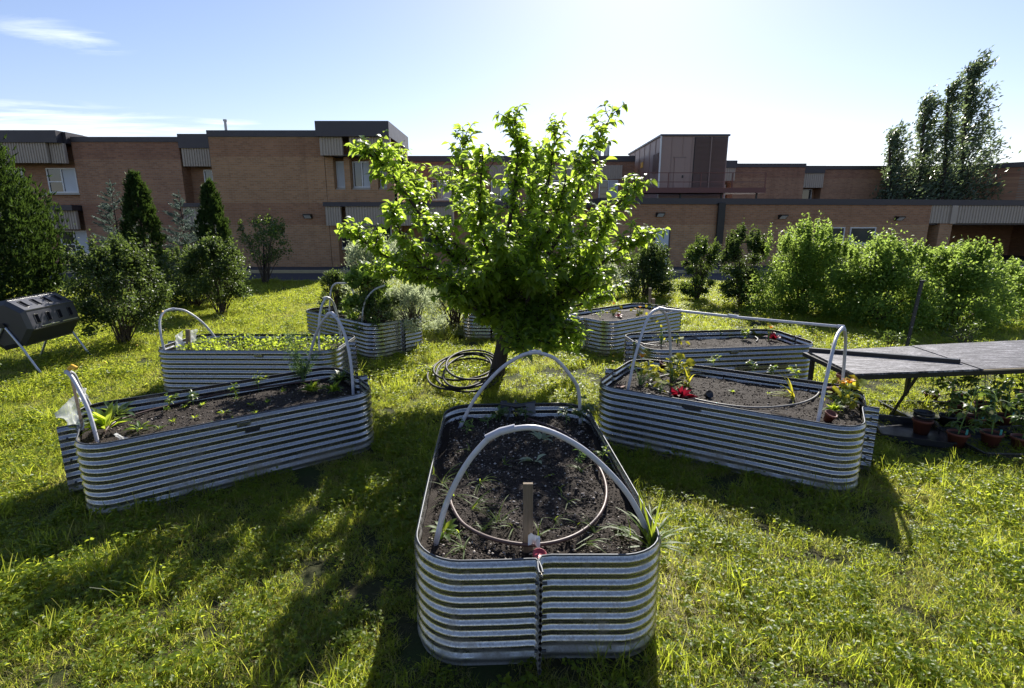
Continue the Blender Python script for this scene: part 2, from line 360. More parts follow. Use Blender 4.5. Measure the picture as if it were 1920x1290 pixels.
# ================================================================== BUILDINGS
def window(parent, x0, x1, yf, z0, z1, panes=1, blind=None, o=(0, 0, 0), sill=True, split=None):
    """window on a wall face y=yf looking towards -y; frame with recessed pane"""
    fw = .055; m = MB(o)
    m.box(x0, x1, yf-.02, yf+.06, z0, z0+fw); m.box(x0, x1, yf-.02, yf+.06, z1-fw, z1)
    m.box(x0, x0+fw, yf-.018, yf+.058, z0+fw, z1-fw); m.box(x1-fw, x1, yf-.018, yf+.058, z0+fw, z1-fw)
    for k in range(1, panes):
        xm = x0+(x1-x0)*k/panes; m.box(xm-.03, xm+.03, yf-.016, yf+.056, z0+fw, z1-fw)
    if split: m.box(x0+fw, x0+(x1-x0)/panes-.03, yf-.014, yf+.054, z0+split*(z1-z0)-.025, z0+split*(z1-z0)+.025)
    w_ = m.build('window', X['frame'], parent)
    for k in range(panes):
        a = x0+(x1-x0)*k/panes+.03; b = x0+(x1-x0)*(k+1)/panes-.03
        p = MB(o); p.box(a+.02, b-.02, yf+.02, yf+.035, z0+fw, z1-fw); p.build('pane', X['curtain'] if blind and blind[k] else X['glass'], w_)
    if sill:
        s = MB(o); s.box(x0-.12, x1+.12, yf-.14, yf-.022, z0-.09, z0-.005); s.build('sill', X['sill'], w_)
    return w_
def ribs(parent, x0, x1, yf, z0, z1, pitch=.13, o=(0, 0, 0), depth=.035, side=None):
    """profiled metal cladding: raised vertical ribs on a flat sheet"""
    m = MB(o); n = max(1, int(round((x1-x0)/pitch))); p = (x1-x0)/n; prof = []
    for i in range(n):
        a = x0+i*p; prof += [(a, 0), (a+.42*p, 0), (a+.5*p, -depth), (a+.92*p, -depth)]
    prof.append((x1, 0))
    vs = [(x, yf+y, z) for x, y in prof for z in (z0, z1)]
    m.add(vs, [(2*i, 2*i+2, 2*i+3, 2*i+1) for i in range(len(prof)-1)])
    m.box(x0, x1, yf+.004, yf+.12, z0, z1)
    return m.build('cladding', X['clad'], parent)
def bx(name, m, parent, x0, x1, y0, y1, z0, z1, o=(0, 0, 0), bevel=0):
    return MB(o).box(x0, x1, y0, y1, z0, z1).build(name, X[m], parent, bevel)
# ---- west two-storey block
W = thing('school_building', 'two-storey brown brick school block with dark roof fascia at the left of the lawn', 'building', (-13, 25, 0))
o = (-13, 25, 0)
bx('wall', 'brick', W, -13.35, -8.32, 24.85, 40, .10, 5.78, o)
bx('roof_fascia', 'fascia', W, -13.38, -8.303, 24.80, 40, 5.783, 6.05, o)
bx('wall', 'brick', W, -8.317, -5.3, 25.45, 28.55, .10, 5.68, o)
for a, b in ((-8.3, -7.95), (-7.47, -7.22), (-6.35, -6.0), (-5.60, -5.28)):          # piers between the windows
    bx('pier', 'brick', W, a, b, 24.86, 25.447, 3.0 if a > -8.2 else .10, 4.94, o)
bx('wall', 'brick', W, -8.314, -5.28, 24.87, 25.447, 3.003, 3.56, o)
bx('roof_fascia', 'fascia', W, -8.38, -5.25, 24.15, 28.6, 5.70, 6.32, o)
bx('roof_fascia', 'fascia', W, -8.36, -2.6, 24.35, 26.5, 2.81, 2.998, o)
ribs(W, -8.30, -7.32, 24.35, 4.95, 5.698, .12, o); ribs(W, -7.02, -5.26, 24.35, 4.95, 5.698, .12, o)
ribs(W, -8.30, -7.62, 24.45, 1.98, 2.808, .12, o); ribs(W, -7.40, -2.6, 24.45, 1.98, 2.808, .12, o)
bx('soffit', 'fascia', W, -8.29, -5.27, 24.48, 25.44, 4.951, 5.0, o)
window(W, -7.94, -7.48, 25.25, 3.66, 4.80, 1, [1], o); window(W, -7.2, -6.37, 25.25, 3.66, 4.80, 2, [0, 1], o); window(W, -5.98, -5.62, 25.25, 3.66, 4.80, 1, [0], o)
window(W, -8.0, -7.35, 25.38, .95, 1.96, 1, [0], o); window(W, -7.1, -5.6, 25.38, .95, 1.96, 2, [1, 0], o)
# second block, set back
bx('wall', 'brick2', W, -20.15, -15.25, 25.8, 40, .10, 5.70, o)
bx('roof_fascia', 'fascia', W, -20.12, -15.22, 25.75, 40, 5.703, 5.92, o)
bx('wall', 'brick2', W, -15.247, -13.355, 26.5, 40, .10, 5.42, o)
bx('roof_fascia', 'fascia', W, -15.21, -13.39, 25.7, 40, 5.43, 6.04, o)
ribs(W, -15.15, -13.40, 25.8, 4.64, 5.427, .12, o)
window(W, -14.6, -13.75, 26.42, 3.45, 4.55, 2, [0, 1], o)
bx('roof_fascia', 'fascia', W, -15.5, -13.39, 25.3, 26.4, 2.82, 2.99, o); ribs(W, -15.24, -13.40, 25.45, 1.95, 2.817, .12, o)
window(W, -15.0, -13.7, 26.42, .85, 1.85, 2, [0, 0], o)
# third block with bay windows
bx('wall', 'brick2', W, -30, -20.153, 26.2, 40, .10, 5.60, o)
bx('roof_fascia', 'fascia', W, -30, -20.3, 25.2, 40, 5.603, 6.12, o)
bx('roof_fascia', 'fascia', W, -20.297, -20.14, 25.55, 26.6, 5.605, 6.10, o)
ribs(W, -30, -20.9, 25.3, 4.74, 5.60, .12, o); ribs(W, -20.897, -20.22, 25.45, 4.74, 5.60, .12, o)
window(W, -21.8, -20.42, 26.13, 3.48, 4.60, 2, [0, 1], o, split=.45); window(W, -24.3, -22.9, 26.13, 3.48, 4.60, 2, [1, 0], o, split=.45)
bx('roof_fascia', 'fascia', W, -30, -20.2, 25.25, 26.17, 2.66, 2.90, o); ribs(W, -30, -21.1, 25.35, 1.8, 2.657, .12, o); ribs(W, -21.097, -20.25, 25.5, 1.8, 2.657, .12, o)
window(W, -21.7, -20.35, 26.13, .66, 1.74, 2, [0, 1], o, split=.4); window(W, -24.2, -22.9, 26.13, .66, 1.74, 2, [1, 0], o, split=.4)
# thin vent pipe on the roof
v = MB((-13.1, 26, 6.0)); v.tube([(-13.1, 26, 5.9), (-13.1, 26, 6.62)], .06, 10); v.tube([(-13.1, 26, 6.62), (-13.1, 26, 6.70)], .085, 10)
tag(v.build('vent_pipe', X['flue']), 'thin grey vent pipe on the roof of the left brick block', 'pipe').location = (-13.1, 26, 6.0)
# ---- rear wing between
Bk = thing('rear_school_wing', 'brown brick upper storey behind the fruit tree', 'building', (0, 32, 0)); o = (0, 32, 0)
bx('wall', 'brick2', Bk, -9.6, 7.0, 32, 44, .10, 5.50, o); bx('roof_fascia', 'fascia', Bk, -9.62, 7.02, 31.94, 44, 5.503, 5.82, o)
for a in (-4.6, -1.2, 2.2, 5.0):
    ribs(Bk, a-.1, a+1.3, 31.9, 4.55, 5.3, .14, o); window(Bk, a, a+1.1, 31.95, 3.4, 4.5, 2, [0, 1], o)
# ---- link with low roof
Lk = thing('low_link_building', 'low brick link with dark fascia behind the fruit tree trunk', 'building', (0, 26.5, 0)); o = (0, 26.5, 0)
bx('wall', 'brick', Lk, -5.27, 4.2, 26.52, 31.9, .10, 2.80, o); bx('roof_fascia', 'fascia', Lk, -2.55, 4.3, 26.3, 31.9, 2.803, 3.1, o)
window(Lk, -4.3, -3.0, 26.47, .95, 1.95, 2, [0, 1], o); window(Lk, -1.3, 0.2, 26.47, .95, 1.95, 2, [1, 0], o); window(Lk, 1.6, 3.0, 26.47, .95, 1.95, 2, [0, 0], o)
for x_, h_ in ((5.05, 6.55), (5.55, 6.62)):
    f_ = MB((x_, 33, 5.8)); f_.tube([(x_, 33, 5.75), (x_, 33, h_)], .17, 14); f_.tube([(x_, 33, h_), (x_, 33, h_+.05)], .11, 14); f_.lathe((x_, 33, h_+.05), [(.24, 0), (.24, .05), (.02, .12)], 14)
    o_ = f_.build('flue', X['flue']); o_.location = (x_, 33, 5.8)
    tag(o_, 'left metal chimney flue of the pair on the rear roof, half behind leaves' if x_ < 5.2 else 'right capped metal chimney flue of the pair on the rear roof', 'chimney', 'flues on the rear roof')
# ---- one-storey wing, turned a few degrees
ANG = R(7); P0 = Vector((4.0, 24.55, 0))
E1 = thing('one_storey_wing', 'long one-storey brick wing with dark flat roof edge behind the right-hand shrubs', 'building', P0, ANG)
ax = Vector((math.cos(ANG), math.sin(ANG), 0)); an = Vector((-math.sin(ANG), math.cos(ANG), 0))
def ray(px, py):                                   # photo pixel -> (u along the wall, z)
    c = Vector((0, 0, CAMH)); d = at(px, py, Y=10)-c; t = (P0-c).dot(an)/d.dot(an); p = c+d*t; return (p-P0).dot(ax), p.z
uE = ray(1745, 400)[0]
bx('wall', 'brick', E1, 0, uE, 0, 9, .10, 2.92); bx('roof_fascia', 'fascia', E1, -.05, uE+12, -.06, 9, 2.923, 3.19)
for a, b in ((1543, 1581), (1593, 1639)):
    u0 = ray(a, 440)[0]; u1 = ray(b, 440)[0]; window(E1, u0-.03, u1+.03, -.03, 1.12, 1.90, 1, [0])
u0 = ray(1229, 440)[0]; dr = MB(); dr.box(u0, u0+.62, -.05, .04, .12, 1.85); dd = dr.build('door', X['curtain'], E1)
bx('door_frame', 'fascia', dd, u0-.06, u0-.003, -.06, .03, .12, 1.91); bx('door_frame', 'fascia', dd, u0+.623, u0+.68, -.06, .03, .12, 1.91)
bx('handle', 'blackmetal', dd, u0+.52, u0+.57, -.09, -.053, .95, 1.1)
u0 = ray(1350, 400)[0]; bx('downspout', 'blackmetal', E1, u0-.17, u0+.17, -.18, -.07, 1.15, 3.0, bevel=.02); bx('downspout', 'blackmetal', E1, u0-.13, u0+.13, -.17, -.02, .12, 1.147)
# canopy part
ribs(E1, uE+.003, uE+12, .02, 2.08, 2.92, .16); bx('pilaster', 'clad', E1, uE+1.05, uE+1.35, -.09, -.02, 2.06, 2.919)
bx('column', 'brick', E1, uE+.62, uE+1.3, .02, .7, .10, 2.075); bx('column', 'brick', E1, uE+7.6, uE+8.3, .02, .7, .10, 2.075)
bx('back_wall', 'brick2', E1, uE+.003, uE+12, 6, 6.3, .10, 2.08); bx('side_wall', 'brick2', E1, uE+11.7, uE+12, .15, 5.99, .10, 2.07); bx('soffit', 'fascia', E1, uE+.006, uE+11.69, .16, 5.99, 2.0, 2.075)
def wall_lamp(px, py, label, plane='E'):
    if plane == 'E':
        u, z = ray(px, py); p = P0+ax*u-an*.06; rz = ANG
    else: p = at(px, py, Y=24.79); z = p.z; rz = 0
    t = thing('wall_lamp', label, 'wall light', (p.x, p.y, z), rz, 'wall lights on the brick school')
    m = MB(); m.box(-.17, .17, -.02, .08, -.09, .11); m.add([(-.17, -.22, .11), (.17, -.22, .11), (.17, -.02, .11), (-.17, -.02, .11), (-.17, -.22, .05), (.17, -.22, .05), (.17, -.02, -.09), (-.17, -.02, -.09)],
        [(0, 1, 2, 3), (0, 4, 5, 1), (0, 3, 7, 4), (1, 5, 6, 2), (3, 2, 6, 7)]); m.build('housing', X['blackmetal'], t)
    m = MB(); m.add([(-.14, -.215, .045), (.14, -.215, .045), (.14, -.03, -.085), (-.14, -.03, -.085), (-.14, -.20, .06), (.14, -.20, .06), (.14, -.01, -.07), (-.14, -.01, -.07)], [(0, 3, 2, 1), (4, 5, 6, 7), (0, 1, 5, 4), (2, 3, 7, 6), (1, 2, 6, 5), (0, 4, 7, 3)]); m.build('lens', X['lamp'], t)
wall_lamp(578, 406, 'wall light on the tall left brick block beside the small tree', 'W')
wall_lamp(1236, 403, 'wall light above the grey door right of the fruit tree')
wall_lamp(1465, 407, 'wall light on the low brick wing just right of the black downspout')
wall_lamp(1683, 410, 'wall light right of the two windows near the canopy')
u, z = ray(1476, 441); s_ = MB(); s_.box(-.12, .12, -.012, .012, -.16, .16); sg = s_.build('wall_sign', X['oldwhite']); sg.location = P0+ax*u-an*.03+Vector((0, 0, z)); sg.rotation_euler = (0, 0, ANG)
tag(sg, 'small white notice fixed to the low brick wing above the shrubs', 'sign')
s_ = MB(); s_.box(-.06, .06, -.016, -.0125, .02, .10); s_.box(-.07, .07, -.016, -.0125, -.05, -.035); s_.box(-.07, .07, -.016, -.0125, -.10, -.085); s_.build('print', X['blackmetal'], sg)
# ---- rooftop plant room
PR = thing('rooftop_plant_room', 'brown steel-clad plant room with louvres on the low roof', 'plant room', (9, 28, 3.2)); o = (9, 28, 3.2)
bx('body', 'steelbrown', PR, 7.40, 10.72, 28, 35.5, 3.2, 6.28, o); bx('roof_edge', 'fascia', PR, 7.34, 10.78, 27.93, 35.6, 6.283, 6.37, o)
for x_ in (7.95, 8.5, 8.95): bx('siding_seam', 'steelbrown', PR, x_-.012, x_+.012, 27.975, 27.997, 3.5, 6.27, o)
for y_ in (29, 30.2, 31.4, 32.6, 33.8): bx('siding_seam', 'steelbrown', PR, 7.378, 7.397, y_-.012, y_+.012, 3.5, 6.27, o)
dr = bx('door', 'steelbrown', PR, 8.12, 8.62, 27.95, 27.996, 3.55, 5.25, o, .01); bx('handle', 'blackmetal', dr, 8.52, 8.58, 27.91, 27.947, 4.3, 4.42, o)
bx('door_frame', 'louvre', PR, 8.06, 8.68, 27.962, 27.99, 5.253, 5.31, o)
lv = MB(o); lv.box(9.05, 10.68, 27.985, 27.998, 3.6, 6.24); lvp = lv.build('louvre_backing', X['blackmetal'], PR)
slat = None
for c_, (a, b) in enumerate(((9.08, 9.83), (9.91, 10.66))):
    for k in range(46):
        if slat is None:
            ms = MB(); ms.add([(-.375, -.05, -.018), (.375, -.05, -.018), (.375, 0, .028), (-.375, 0, .028), (-.375, -.045, -.030), (.375, -.045, -.030), (.375, 0, .012), (-.375, 0, .012)], [(0, 1, 2, 3), (4, 7, 6, 5), (0, 4, 5, 1)])
            slat = ms.build('louvre_slat', X['louvre'], PR)
            so = slat
        else: so = slat.copy(); link(so); so.parent = PR
        so.location = ((a+b)/2-9, 27.98-28, 3.64+k*.0565-3.2)
bx('louvre_mullion', 'louvre', PR, 9.84, 9.90, 27.91, 27.984, 3.6, 6.24, o)
lv = MB(o); lv.box(7.36, 7.398, 28.3, 29.3, 4.6, 5.55)
for k in range(16): lv.bar((7.345, 28.3, 4.64+k*.058), (7.345, 29.3, 4.64+k*.058), .03, .02)
lv.build('side_louvre', X['louvre'], PR)
bx('corner_downpipe', 'oldwhite', PR, 7.33, 7.392, 27.86, 27.93, 3.3, 6.27, o)
bx('notice', 'yellow', PR, 7.372, 7.396, 31.6, 32.1, 5.15, 5.45, o)
# walkway with railing
WK = thing('roof_walkway', 'red-brown steel walkway with thin railing round the rooftop plant room', 'walkway', (9, 27, 3.3)); o = (9, 27, 3.3)
bx('deck', 'redsteel', WK, 5.9, 12.1, 26.5, 27.8, 3.50, 3.62, o); bx('toe_board', 'redsteel', WK, 5.88, 12.12, 26.46, 26.497, 3.50, 3.74, o)
for x_ in (6.2, 8.2, 10.2, 11.9): bx('support', 'blackmetal', WK, x_-.04, x_+.04, 26.9, 26.98, 3.19, 3.497, o)
for x_ in (5.92, 7.45, 9.0, 10.5, 12.08):
    bx('post', 'redsteel', WK, x_-.02, x_+.02, 26.50, 26.54, 3.623, 4.42, o)
for z_ in (4.0, 4.42):
    m = MB(o); m.bar((5.9, 26.52, z_), (12.1, 26.52, z_), .03, .03); m.build('rail', X['redsteel'], WK)
# ---- east upper block far behind
EB = thing('east_school_block', 'far brown brick upper storey behind the low wing at the right', 'building', (22, 36, 0)); o = (22, 36, 0)
bx('wall', 'brick2', EB, 14.4, 19.0, 36.2, 50, .1, 5.6, o); bx('roof_fascia', 'fascia', EB, 14.38, 19.02, 36.14, 50, 5.603, 5.84, o)
bx('wall', 'brick2', EB, 13.2, 14.397, 37.2, 50, .1, 5.3, o); bx('roof_fascia', 'fascia', EB, 13.2, 14.45, 35.9, 50, 5.55, 6.0, o); ribs(EB, 13.25, 14.4, 36.0, 4.75, 5.547, .14, o); window(EB, 13.35, 14.3, 37.1, 3.5, 4.6, 1, [1], o)
bx('wall', 'brick2', EB, 19.003, 20.4, 37.4, 50, .1, 5.3, o); bx('roof_fascia', 'fascia', EB, 19.03, 20.37, 36.3, 50, 5.25, 5.72, o); ribs(EB, 19.03, 20.37, 36.4, 4.35, 5.247, .14, o); window(EB, 19.2, 20.2, 37.3, 3.4, 4.3, 1, [0], o)
bx('wall', 'brick2', EB, 20.403, 31.5, 36.6, 50, .1, 5.5, o); bx('roof_fascia', 'fascia', EB, 20.39, 31.5, 36.54, 50, 5.503, 5.74, o)
m = MB(o); m.add([(30.6, 37, .1), (40, 28, .1), (40, 50, .1), (30.6, 50, .1), (30.6, 37, 5.55), (40, 28, 5.55), (40, 50, 5.55), (30.6, 50, 5.55)], [(0, 1, 5, 4), (1, 2, 6, 5), (4, 5, 6, 7), (0, 4, 7, 3), (3, 7, 6, 2)]); m.build('wall', X['brick2'], EB)
m = MB(o); m.add([(30.5, 36.95, 5.553), (40, 27.9, 5.553), (40, 50, 5.553), (30.5, 50, 5.553), (30.5, 36.95, 5.85), (40, 27.9, 5.85), (40, 50, 5.85), (30.5, 50, 5.85)], [(0, 1, 5, 4), (1, 2, 6, 5), (4, 5, 6, 7), (0, 4, 7, 3), (3, 7, 6, 2), (0, 3, 2, 1)]); m.build('roof_fascia', X['fascia'], EB)

# ================================================================== RAISED BEDS
BH = .56; NR = 9; PIT = BH/NR; AMP = .0088
def bed(key, label, cx_, cy_, ang, Lb, Wb, soil_z=.455, rc=.24, plates=(), seams=(1, 1), crumbs=0, soilamp=.02, skew=0):
    t = thing('raised_bed', label, 'garden bed', (cx_, cy_, 0), ang, 'corrugated steel raised beds set round the fruit tree')
    a = Lb/2; b = Wb/2
    def half(sgn):
        # path from +x seam to -x seam on the side sgn (y = sgn*b); points and outward normals
        p = []
        if seams[0]: p += [(a+.105, sgn*.012), (a+.07, sgn*.010), (a+.03, sgn*.012), (a+.004, sgn*.022)]
        p += [(a, sgn*.06)]+[(a, sgn*y) for y in np.linspace(.10, b-rc, 4)]
        p += [(a-rc+rc*math.cos(q), sgn*(b-rc+rc*math.sin(q))) for q in np.linspace(0, PI/2, 10)[1:]]
        p += [(x, sgn*b) for x in np.linspace(a-rc, -a+rc, 12)[1:-1]]
        p += [(-a+rc-rc*math.sin(q), sgn*(b-rc+rc*math.cos(q))) for q in np.linspace(0, PI/2, 10)]
        p += [(-a, sgn*y) for y in np.linspace(b-rc, .10, 4)[1:]]+[(-a, sgn*.06)]
        if seams[1]: p += [(-a-.004, sgn*.022), (-a-.03, sgn*.012), (-a-.07, sgn*.010), (-a-.105, sgn*.012)]
        return np.array(p)
    outer = []
    for sgn in (1, -1):
        p = half(sgn)
        # small dents so that no wall is dead straight
        r_ = np.random.default_rng(int(key)*7+sgn+3)
        fx = np.linspace(0, 1, len(p)); wob = sum(r_.normal(0, .0055)*np.sin(PI*k*fx+r_.uniform(0, 6)) for k in range(2, 7))
        d = np.gradient(p, axis=0); nn = np.stack([d[:, 1], -d[:, 0]], 1)*(-1 if sgn > 0 else 1); nn /= np.linalg.norm(nn, axis=1, keepdims=True)
        nn = -nn if sgn > 0 else -nn
        # make sure normals point outward
        cen = p*np.array([.0, .5]); 
        mid = len(p)//2
        if nn[mid, 1]*sgn < 0: nn = -nn
        p = p+nn*wob[:, None]
        rows = NR*8; zs = np.linspace(-.03, BH, rows+1); V = []
        for z in zs:
            off = AMP*math.sin(2*PI*(z/PIT)-PI/2)
            q = p+nn*off
            V += [(x, y, z) for x, y in q]
        n = len(p); F = [(j*n+i, j*n+i+1, (j+1)*n+i+1, (j+1)*n+i) for j in range(rows) for i in range(n-1)]
        put('side_panel', mesh_np('side_panel', V, F, True), X['galv'], t)
        rm = MB(); rm.tube([(x, y, BH+.002) for x, y in p+nn*(-AMP)], .0055, 6); rm.build('rim_edge', X['rim'], t)
        outer.append(p)
    # bolts down the seams
    bm_ = MB()
    for sx, on in ((1, seams[0]), (-1, seams[1])):
        if on:
            for z in (.10, .29, .47): bm_.tube([(sx*(a+.055), -.028, z), (sx*(a+.055), .028, z)], .008, 6)
    if seams[0] or seams[1]: bm_.build('bolt', X['rim'], t)
    # soil with its own lumps
    ring = [(a-rc+rc*math.cos(q), b-rc+rc*math.sin(q)) for q in np.linspace(0, PI/2, 8)]
    ring = ring+[(-x, y) for x, y in ring[::-1]]+[(-x, -y) for x, y in ring]+[(x, -y) for x, y in ring[::-1]]
    pts = []
    for i in range(len(ring)):
        p0 = np.array(ring[i]); p1 = np.array(ring[(i+1) % len(ring)]); k = max(1, int(np.linalg.norm(p1-p0)/.05))
        pts += [tuple(p0+(p1-p0)*j/k) for j in range(k)]
    pts = np.array(pts); n = len(pts); NRG = 34; V = [];
    for j in range(NRG+1):
        s = j/NRG
        for x, y in pts*s*(1-.012/b):
            h = noise.fractal(Vector((x*5+int(key)*9, y*5, 0)), .9, 2.2, 6)*soilamp+noise.noise(Vector((x*28, y*28, 3)))*soilamp*.35-.02*s**6
            V.append((x, y, soil_z+h))
    F = [(j*n+i, j*n+(i+1) % n, (j+1)*n+(i+1) % n, (j+1)*n+i) for j in range(NRG) for i in range(n)]
    so = put('soil', mesh_np('soil', V, F, True), X['soil'], t)
    if crumbs:
        cr = []; r_ = np.random.default_rng(int(key)+40)
        th = r_.random((crumbs, 2)); px_ = (th[:, 0]*2-1)*(a-.07); py_ = (th[:, 1]*2-1)*(b-.06)
        V = []; F = []
        ok = ~((np.abs(px_) > a-rc) & (np.abs(py_) > b-rc) & (np.hypot(np.abs(px_)-a+rc, np.abs(py_)-b+rc) > rc-.03))
        oc = np.array([(1, 0, 0), (0, 1, 0), (-1, 0, 0), (0, -1, 0), (0, 0, 1), (0, 0, -1)], float); of = np.array([(0, 1, 4), (1, 2, 4), (2, 3, 4), (3, 0, 4), (1, 0, 5), (2, 1, 5), (3, 2, 5), (0, 3, 5)])
        tn = []
        for x, y in zip(px_[ok], py_[ok]):
            h = noise.fractal(Vector((x*5+int(key)*9, y*5, 0)), .9, 2.2, 6)*soilamp
            sz = .003+.008*r_.random()**2.5; c = np.array((x, y, soil_z+h+sz*.3))
            V.append(oc*sz*r_.uniform(.6, 1.4, (6, 1))*np.array([1, 1, .7])+c); F.append(of+6*(len(V)-1)); tn.append(np.full(6, r_.random()))
        co = put('soil_crumbs', mesh_np('soil_crumbs', np.concatenate(V), np.concatenate(F), False, np.concatenate(tn)), X['crumb'], t); co['kind'] = 'stuff'
    for (x, wd_, z, dark) in plates:       # plates on the wall that faces the camera (side -y)
        m = MB(); m.box(x-wd_/2, x+wd_/2, -b-.0165, -b-.0125, z-.016, z+.016)
        pl = m.build('black_plate' if dark else 'label_plate', X['black'] if dark else X['galv'], t, .002)
        if not dark:
            m = MB(); m.box(x-wd_/2+.012, x+wd_/2-.012, -b-.0178, -b-.0168, z+.003, z+.009); m.box(x-wd_/2+.012, x+wd_/2-.03, -b-.0178, -b-.0168, z-.009, z-.004); m.build('embossing', X['rim'], pl)
    return t
def crumbmat(t):
    a = N(t, 'ShaderNodeAttribute'); a.attribute_name = 'tone'
    return pr(t, ramp(t, a.outputs['Fac'], [(0, (.016, .012, .009)), (.6, (.06, .045, .034)), (.82, (.14, .11, .085)), (1, (.48, .43, .38))]), .85, 0, .25).outputs[0]
X['crumb'] = mat('soil_crumb', crumbmat)
BEDS = {  # key: cx, cy, angle, length, width
 '1': (.085, 3.32, R(92.5), 2.20, 1.24), '2': (-2.50, 4.58, R(36), 2.26, 1.14), '3': (-3.32, 6.90, R(-1), 2.30, 1.02), '4': (-2.62, 9.25, R(-42), 2.2, 1.12),
 '5': (-.37, 10.75, R(90), 2.2, 1.10), '6': (2.02, 9.40, R(38), 2.1, 1.12), '7': (2.78, 7.10, R(9), 2.35, 1.08), '8': (2.07, 4.93, R(-31), 2.25, 1.28)}
b_ = bed('1', 'nearest raised bed, in the middle foreground, with a split front seam and a wooden stake', *BEDS['1'], soil_z=.465, crumbs=11000, soilamp=.032)
bed('2', 'long raised bed at the left foreground with a plastic sheet on its left end', *BEDS['2'], soil_z=.44, crumbs=3500, plates=((-.03, .10, .505, 0), (.03, .11, .445, 1)))
bed('3', 'raised bed behind the left foreground one, full of low green leaves', *BEDS['3'], soil_z=.47, plates=((.2, .10, .505, 0),))
bed('4', 'raised bed at the back left overgrown with tall flowering herbs', *BEDS['4'], soil_z=.46, plates=((0, .10, .505, 0),))
bed('5', 'raised bed behind the fruit tree, mostly hidden by its leaves', *BEDS['5'], soil_z=.48)
bed('6', 'raised bed at the back right with yellowing squash plants and a small post behind', *BEDS['6'], soil_z=.49, plates=((.1, .10, .505, 0),))
bed('7', 'right middle raised bed with a grey hose ring and a large yellow-green leaf', *BEDS['7'], soil_z=.46, crumbs=1200, plates=((-.05, .10, .505, 0), (.35, .75, .30, 0)))
bed('8', 'right foreground raised bed under the pipe frame, with a red lettuce', *BEDS['8'], soil_z=.47, crumbs=3500, plates=((-.18, .16, .515, 1),))
def inbed(key, u, v, z=.46):
    cx_, cy_, an_, Lb, Wb = BEDS[key]; return Vector((cx_+u*math.cos(an_)-v*math.sin(an_), cy_+u*math.sin(an_)+v*math.cos(an_), z))

# ================================================================== HOOPS
PR_ = .0145
def hoop(label, segs, conn=None, group='grey plastic pipe hoops over the beds', couple=None, extra=None, r=PR_):
    """segs: list of point lists (each a bent pipe); conn: apex where they meet"""
    base = segs[0][0]; t = thing('pipe_hoop', label, 'pipe hoop', (base.x, base.y, 0), 0, group); o = t.location
    for s in segs:
        m = MB(o); m.tube(spline(s, 8), r, 12); m.build('pipe', X['pvc'], t)
    if conn is not None:
        for c in conn:
            m = MB(o); m.tube(c, r*1.32, 12); m.build('connector', X['pvc'], t)
    return t, o
V3 = Vector
# nearest hoop (front of the nearest bed)
def pl(px, py, Y): return at(px, py, Y=Y)
A = [pl(812, 1022, 2.48), pl(835, 950, 2.46), pl(873, 873, 2.44), pl(918, 820, 2.43), pl(940, 808, 2.43)]
Bp = [pl(940, 808, 2.43), pl(1010, 803, 2.43), pl(1090, 840, 2.46), pl(1160, 905, 2.5), pl(1197, 960, 2.54), pl(1217, 1010, 2.58)]
A[0].z = .40
hoop('front pipe hoop of the nearest bed with fat coupling near its top', [A, Bp], [[pl(912, 822, 2.43), pl(938, 809, 2.43), pl(966, 802, 2.43)]])
A = [pl(856, 800, 4.12), pl(890, 748, 4.1), pl(935, 695, 4.08), pl(975, 668, 4.06), pl(1003, 660, 4.05)]
Bp = [pl(1003, 660, 4.05), pl(1040, 672, 4.08), pl(1070, 705, 4.12), pl(1085, 735, 4.18), pl(1089, 775, 4.25)]
A[0].z = .40; Bp[-1].z = .42
hoop('rear pipe hoop of the nearest bed, in front of the tree trunk', [A, Bp], [[pl(992, 662, 4.05), pl(1003, 660, 4.05), pl(1014, 661, 4.06)]])
# right foreground frame: two hoops joined by a ridge pipe
fr = thing('hoop_tunnel', 'grey pipe frame of two hoops and a ridge pipe over the right foreground bed', 'pipe tunnel', (2.1, 4.9, 0)); o = fr.location
aL = pl(1236, 579, 5.35); aR = pl(1581, 613, 4.72)
for s in ([pl(1175, 726, 5.02), pl(1190, 672, 5.05), pl(1209, 610, 5.18), pl(1222, 586, 5.27), aL], [aL, pl(1249, 592, 5.45), pl(1256, 630, 5.65), pl(1259, 690, 5.8)],
          [pl(1532, 793, 4.18), pl(1547, 722, 4.28), pl(1562, 655, 4.45), pl(1570, 628, 4.58), aR], [aR, pl(1584, 622, 4.82), pl(1585, 650, 5.0), pl(1582, 712, 5.15)]):
    if s[0].z < .7: s[0].z = .40
    if s[-1].z < .7: s[-1].z = .40
    m = MB(o); m.tube(spline(s, 8), PR_, 12); m.build('hoop_pipe', X['pvc'], fr)
m = MB(o); m.tube([aL+V3((.02, 0, .0)), aL.lerp(aR, .45)+V3((0, 0, -.008)), aR], PR_*.92, 12); m.build('ridge_pipe', X['pvc'], fr)
mid = aL.lerp(aR, .43)
for c in ([aL-V3((.035, -.02, .02)), aL+V3((0, 0, .004)), aL+V3((.06, 0, -.004))], [aR-V3((.05, -.01, -.003)), aR, aR+V3((.012, .0, -.03))], [mid-V3((.05, -.0, -.004)), mid+V3((.05, 0, -.01))]):
    m = MB(o); m.tube(c, PR_*1.3, 12); m.build('connector', X['pvc'], fr)
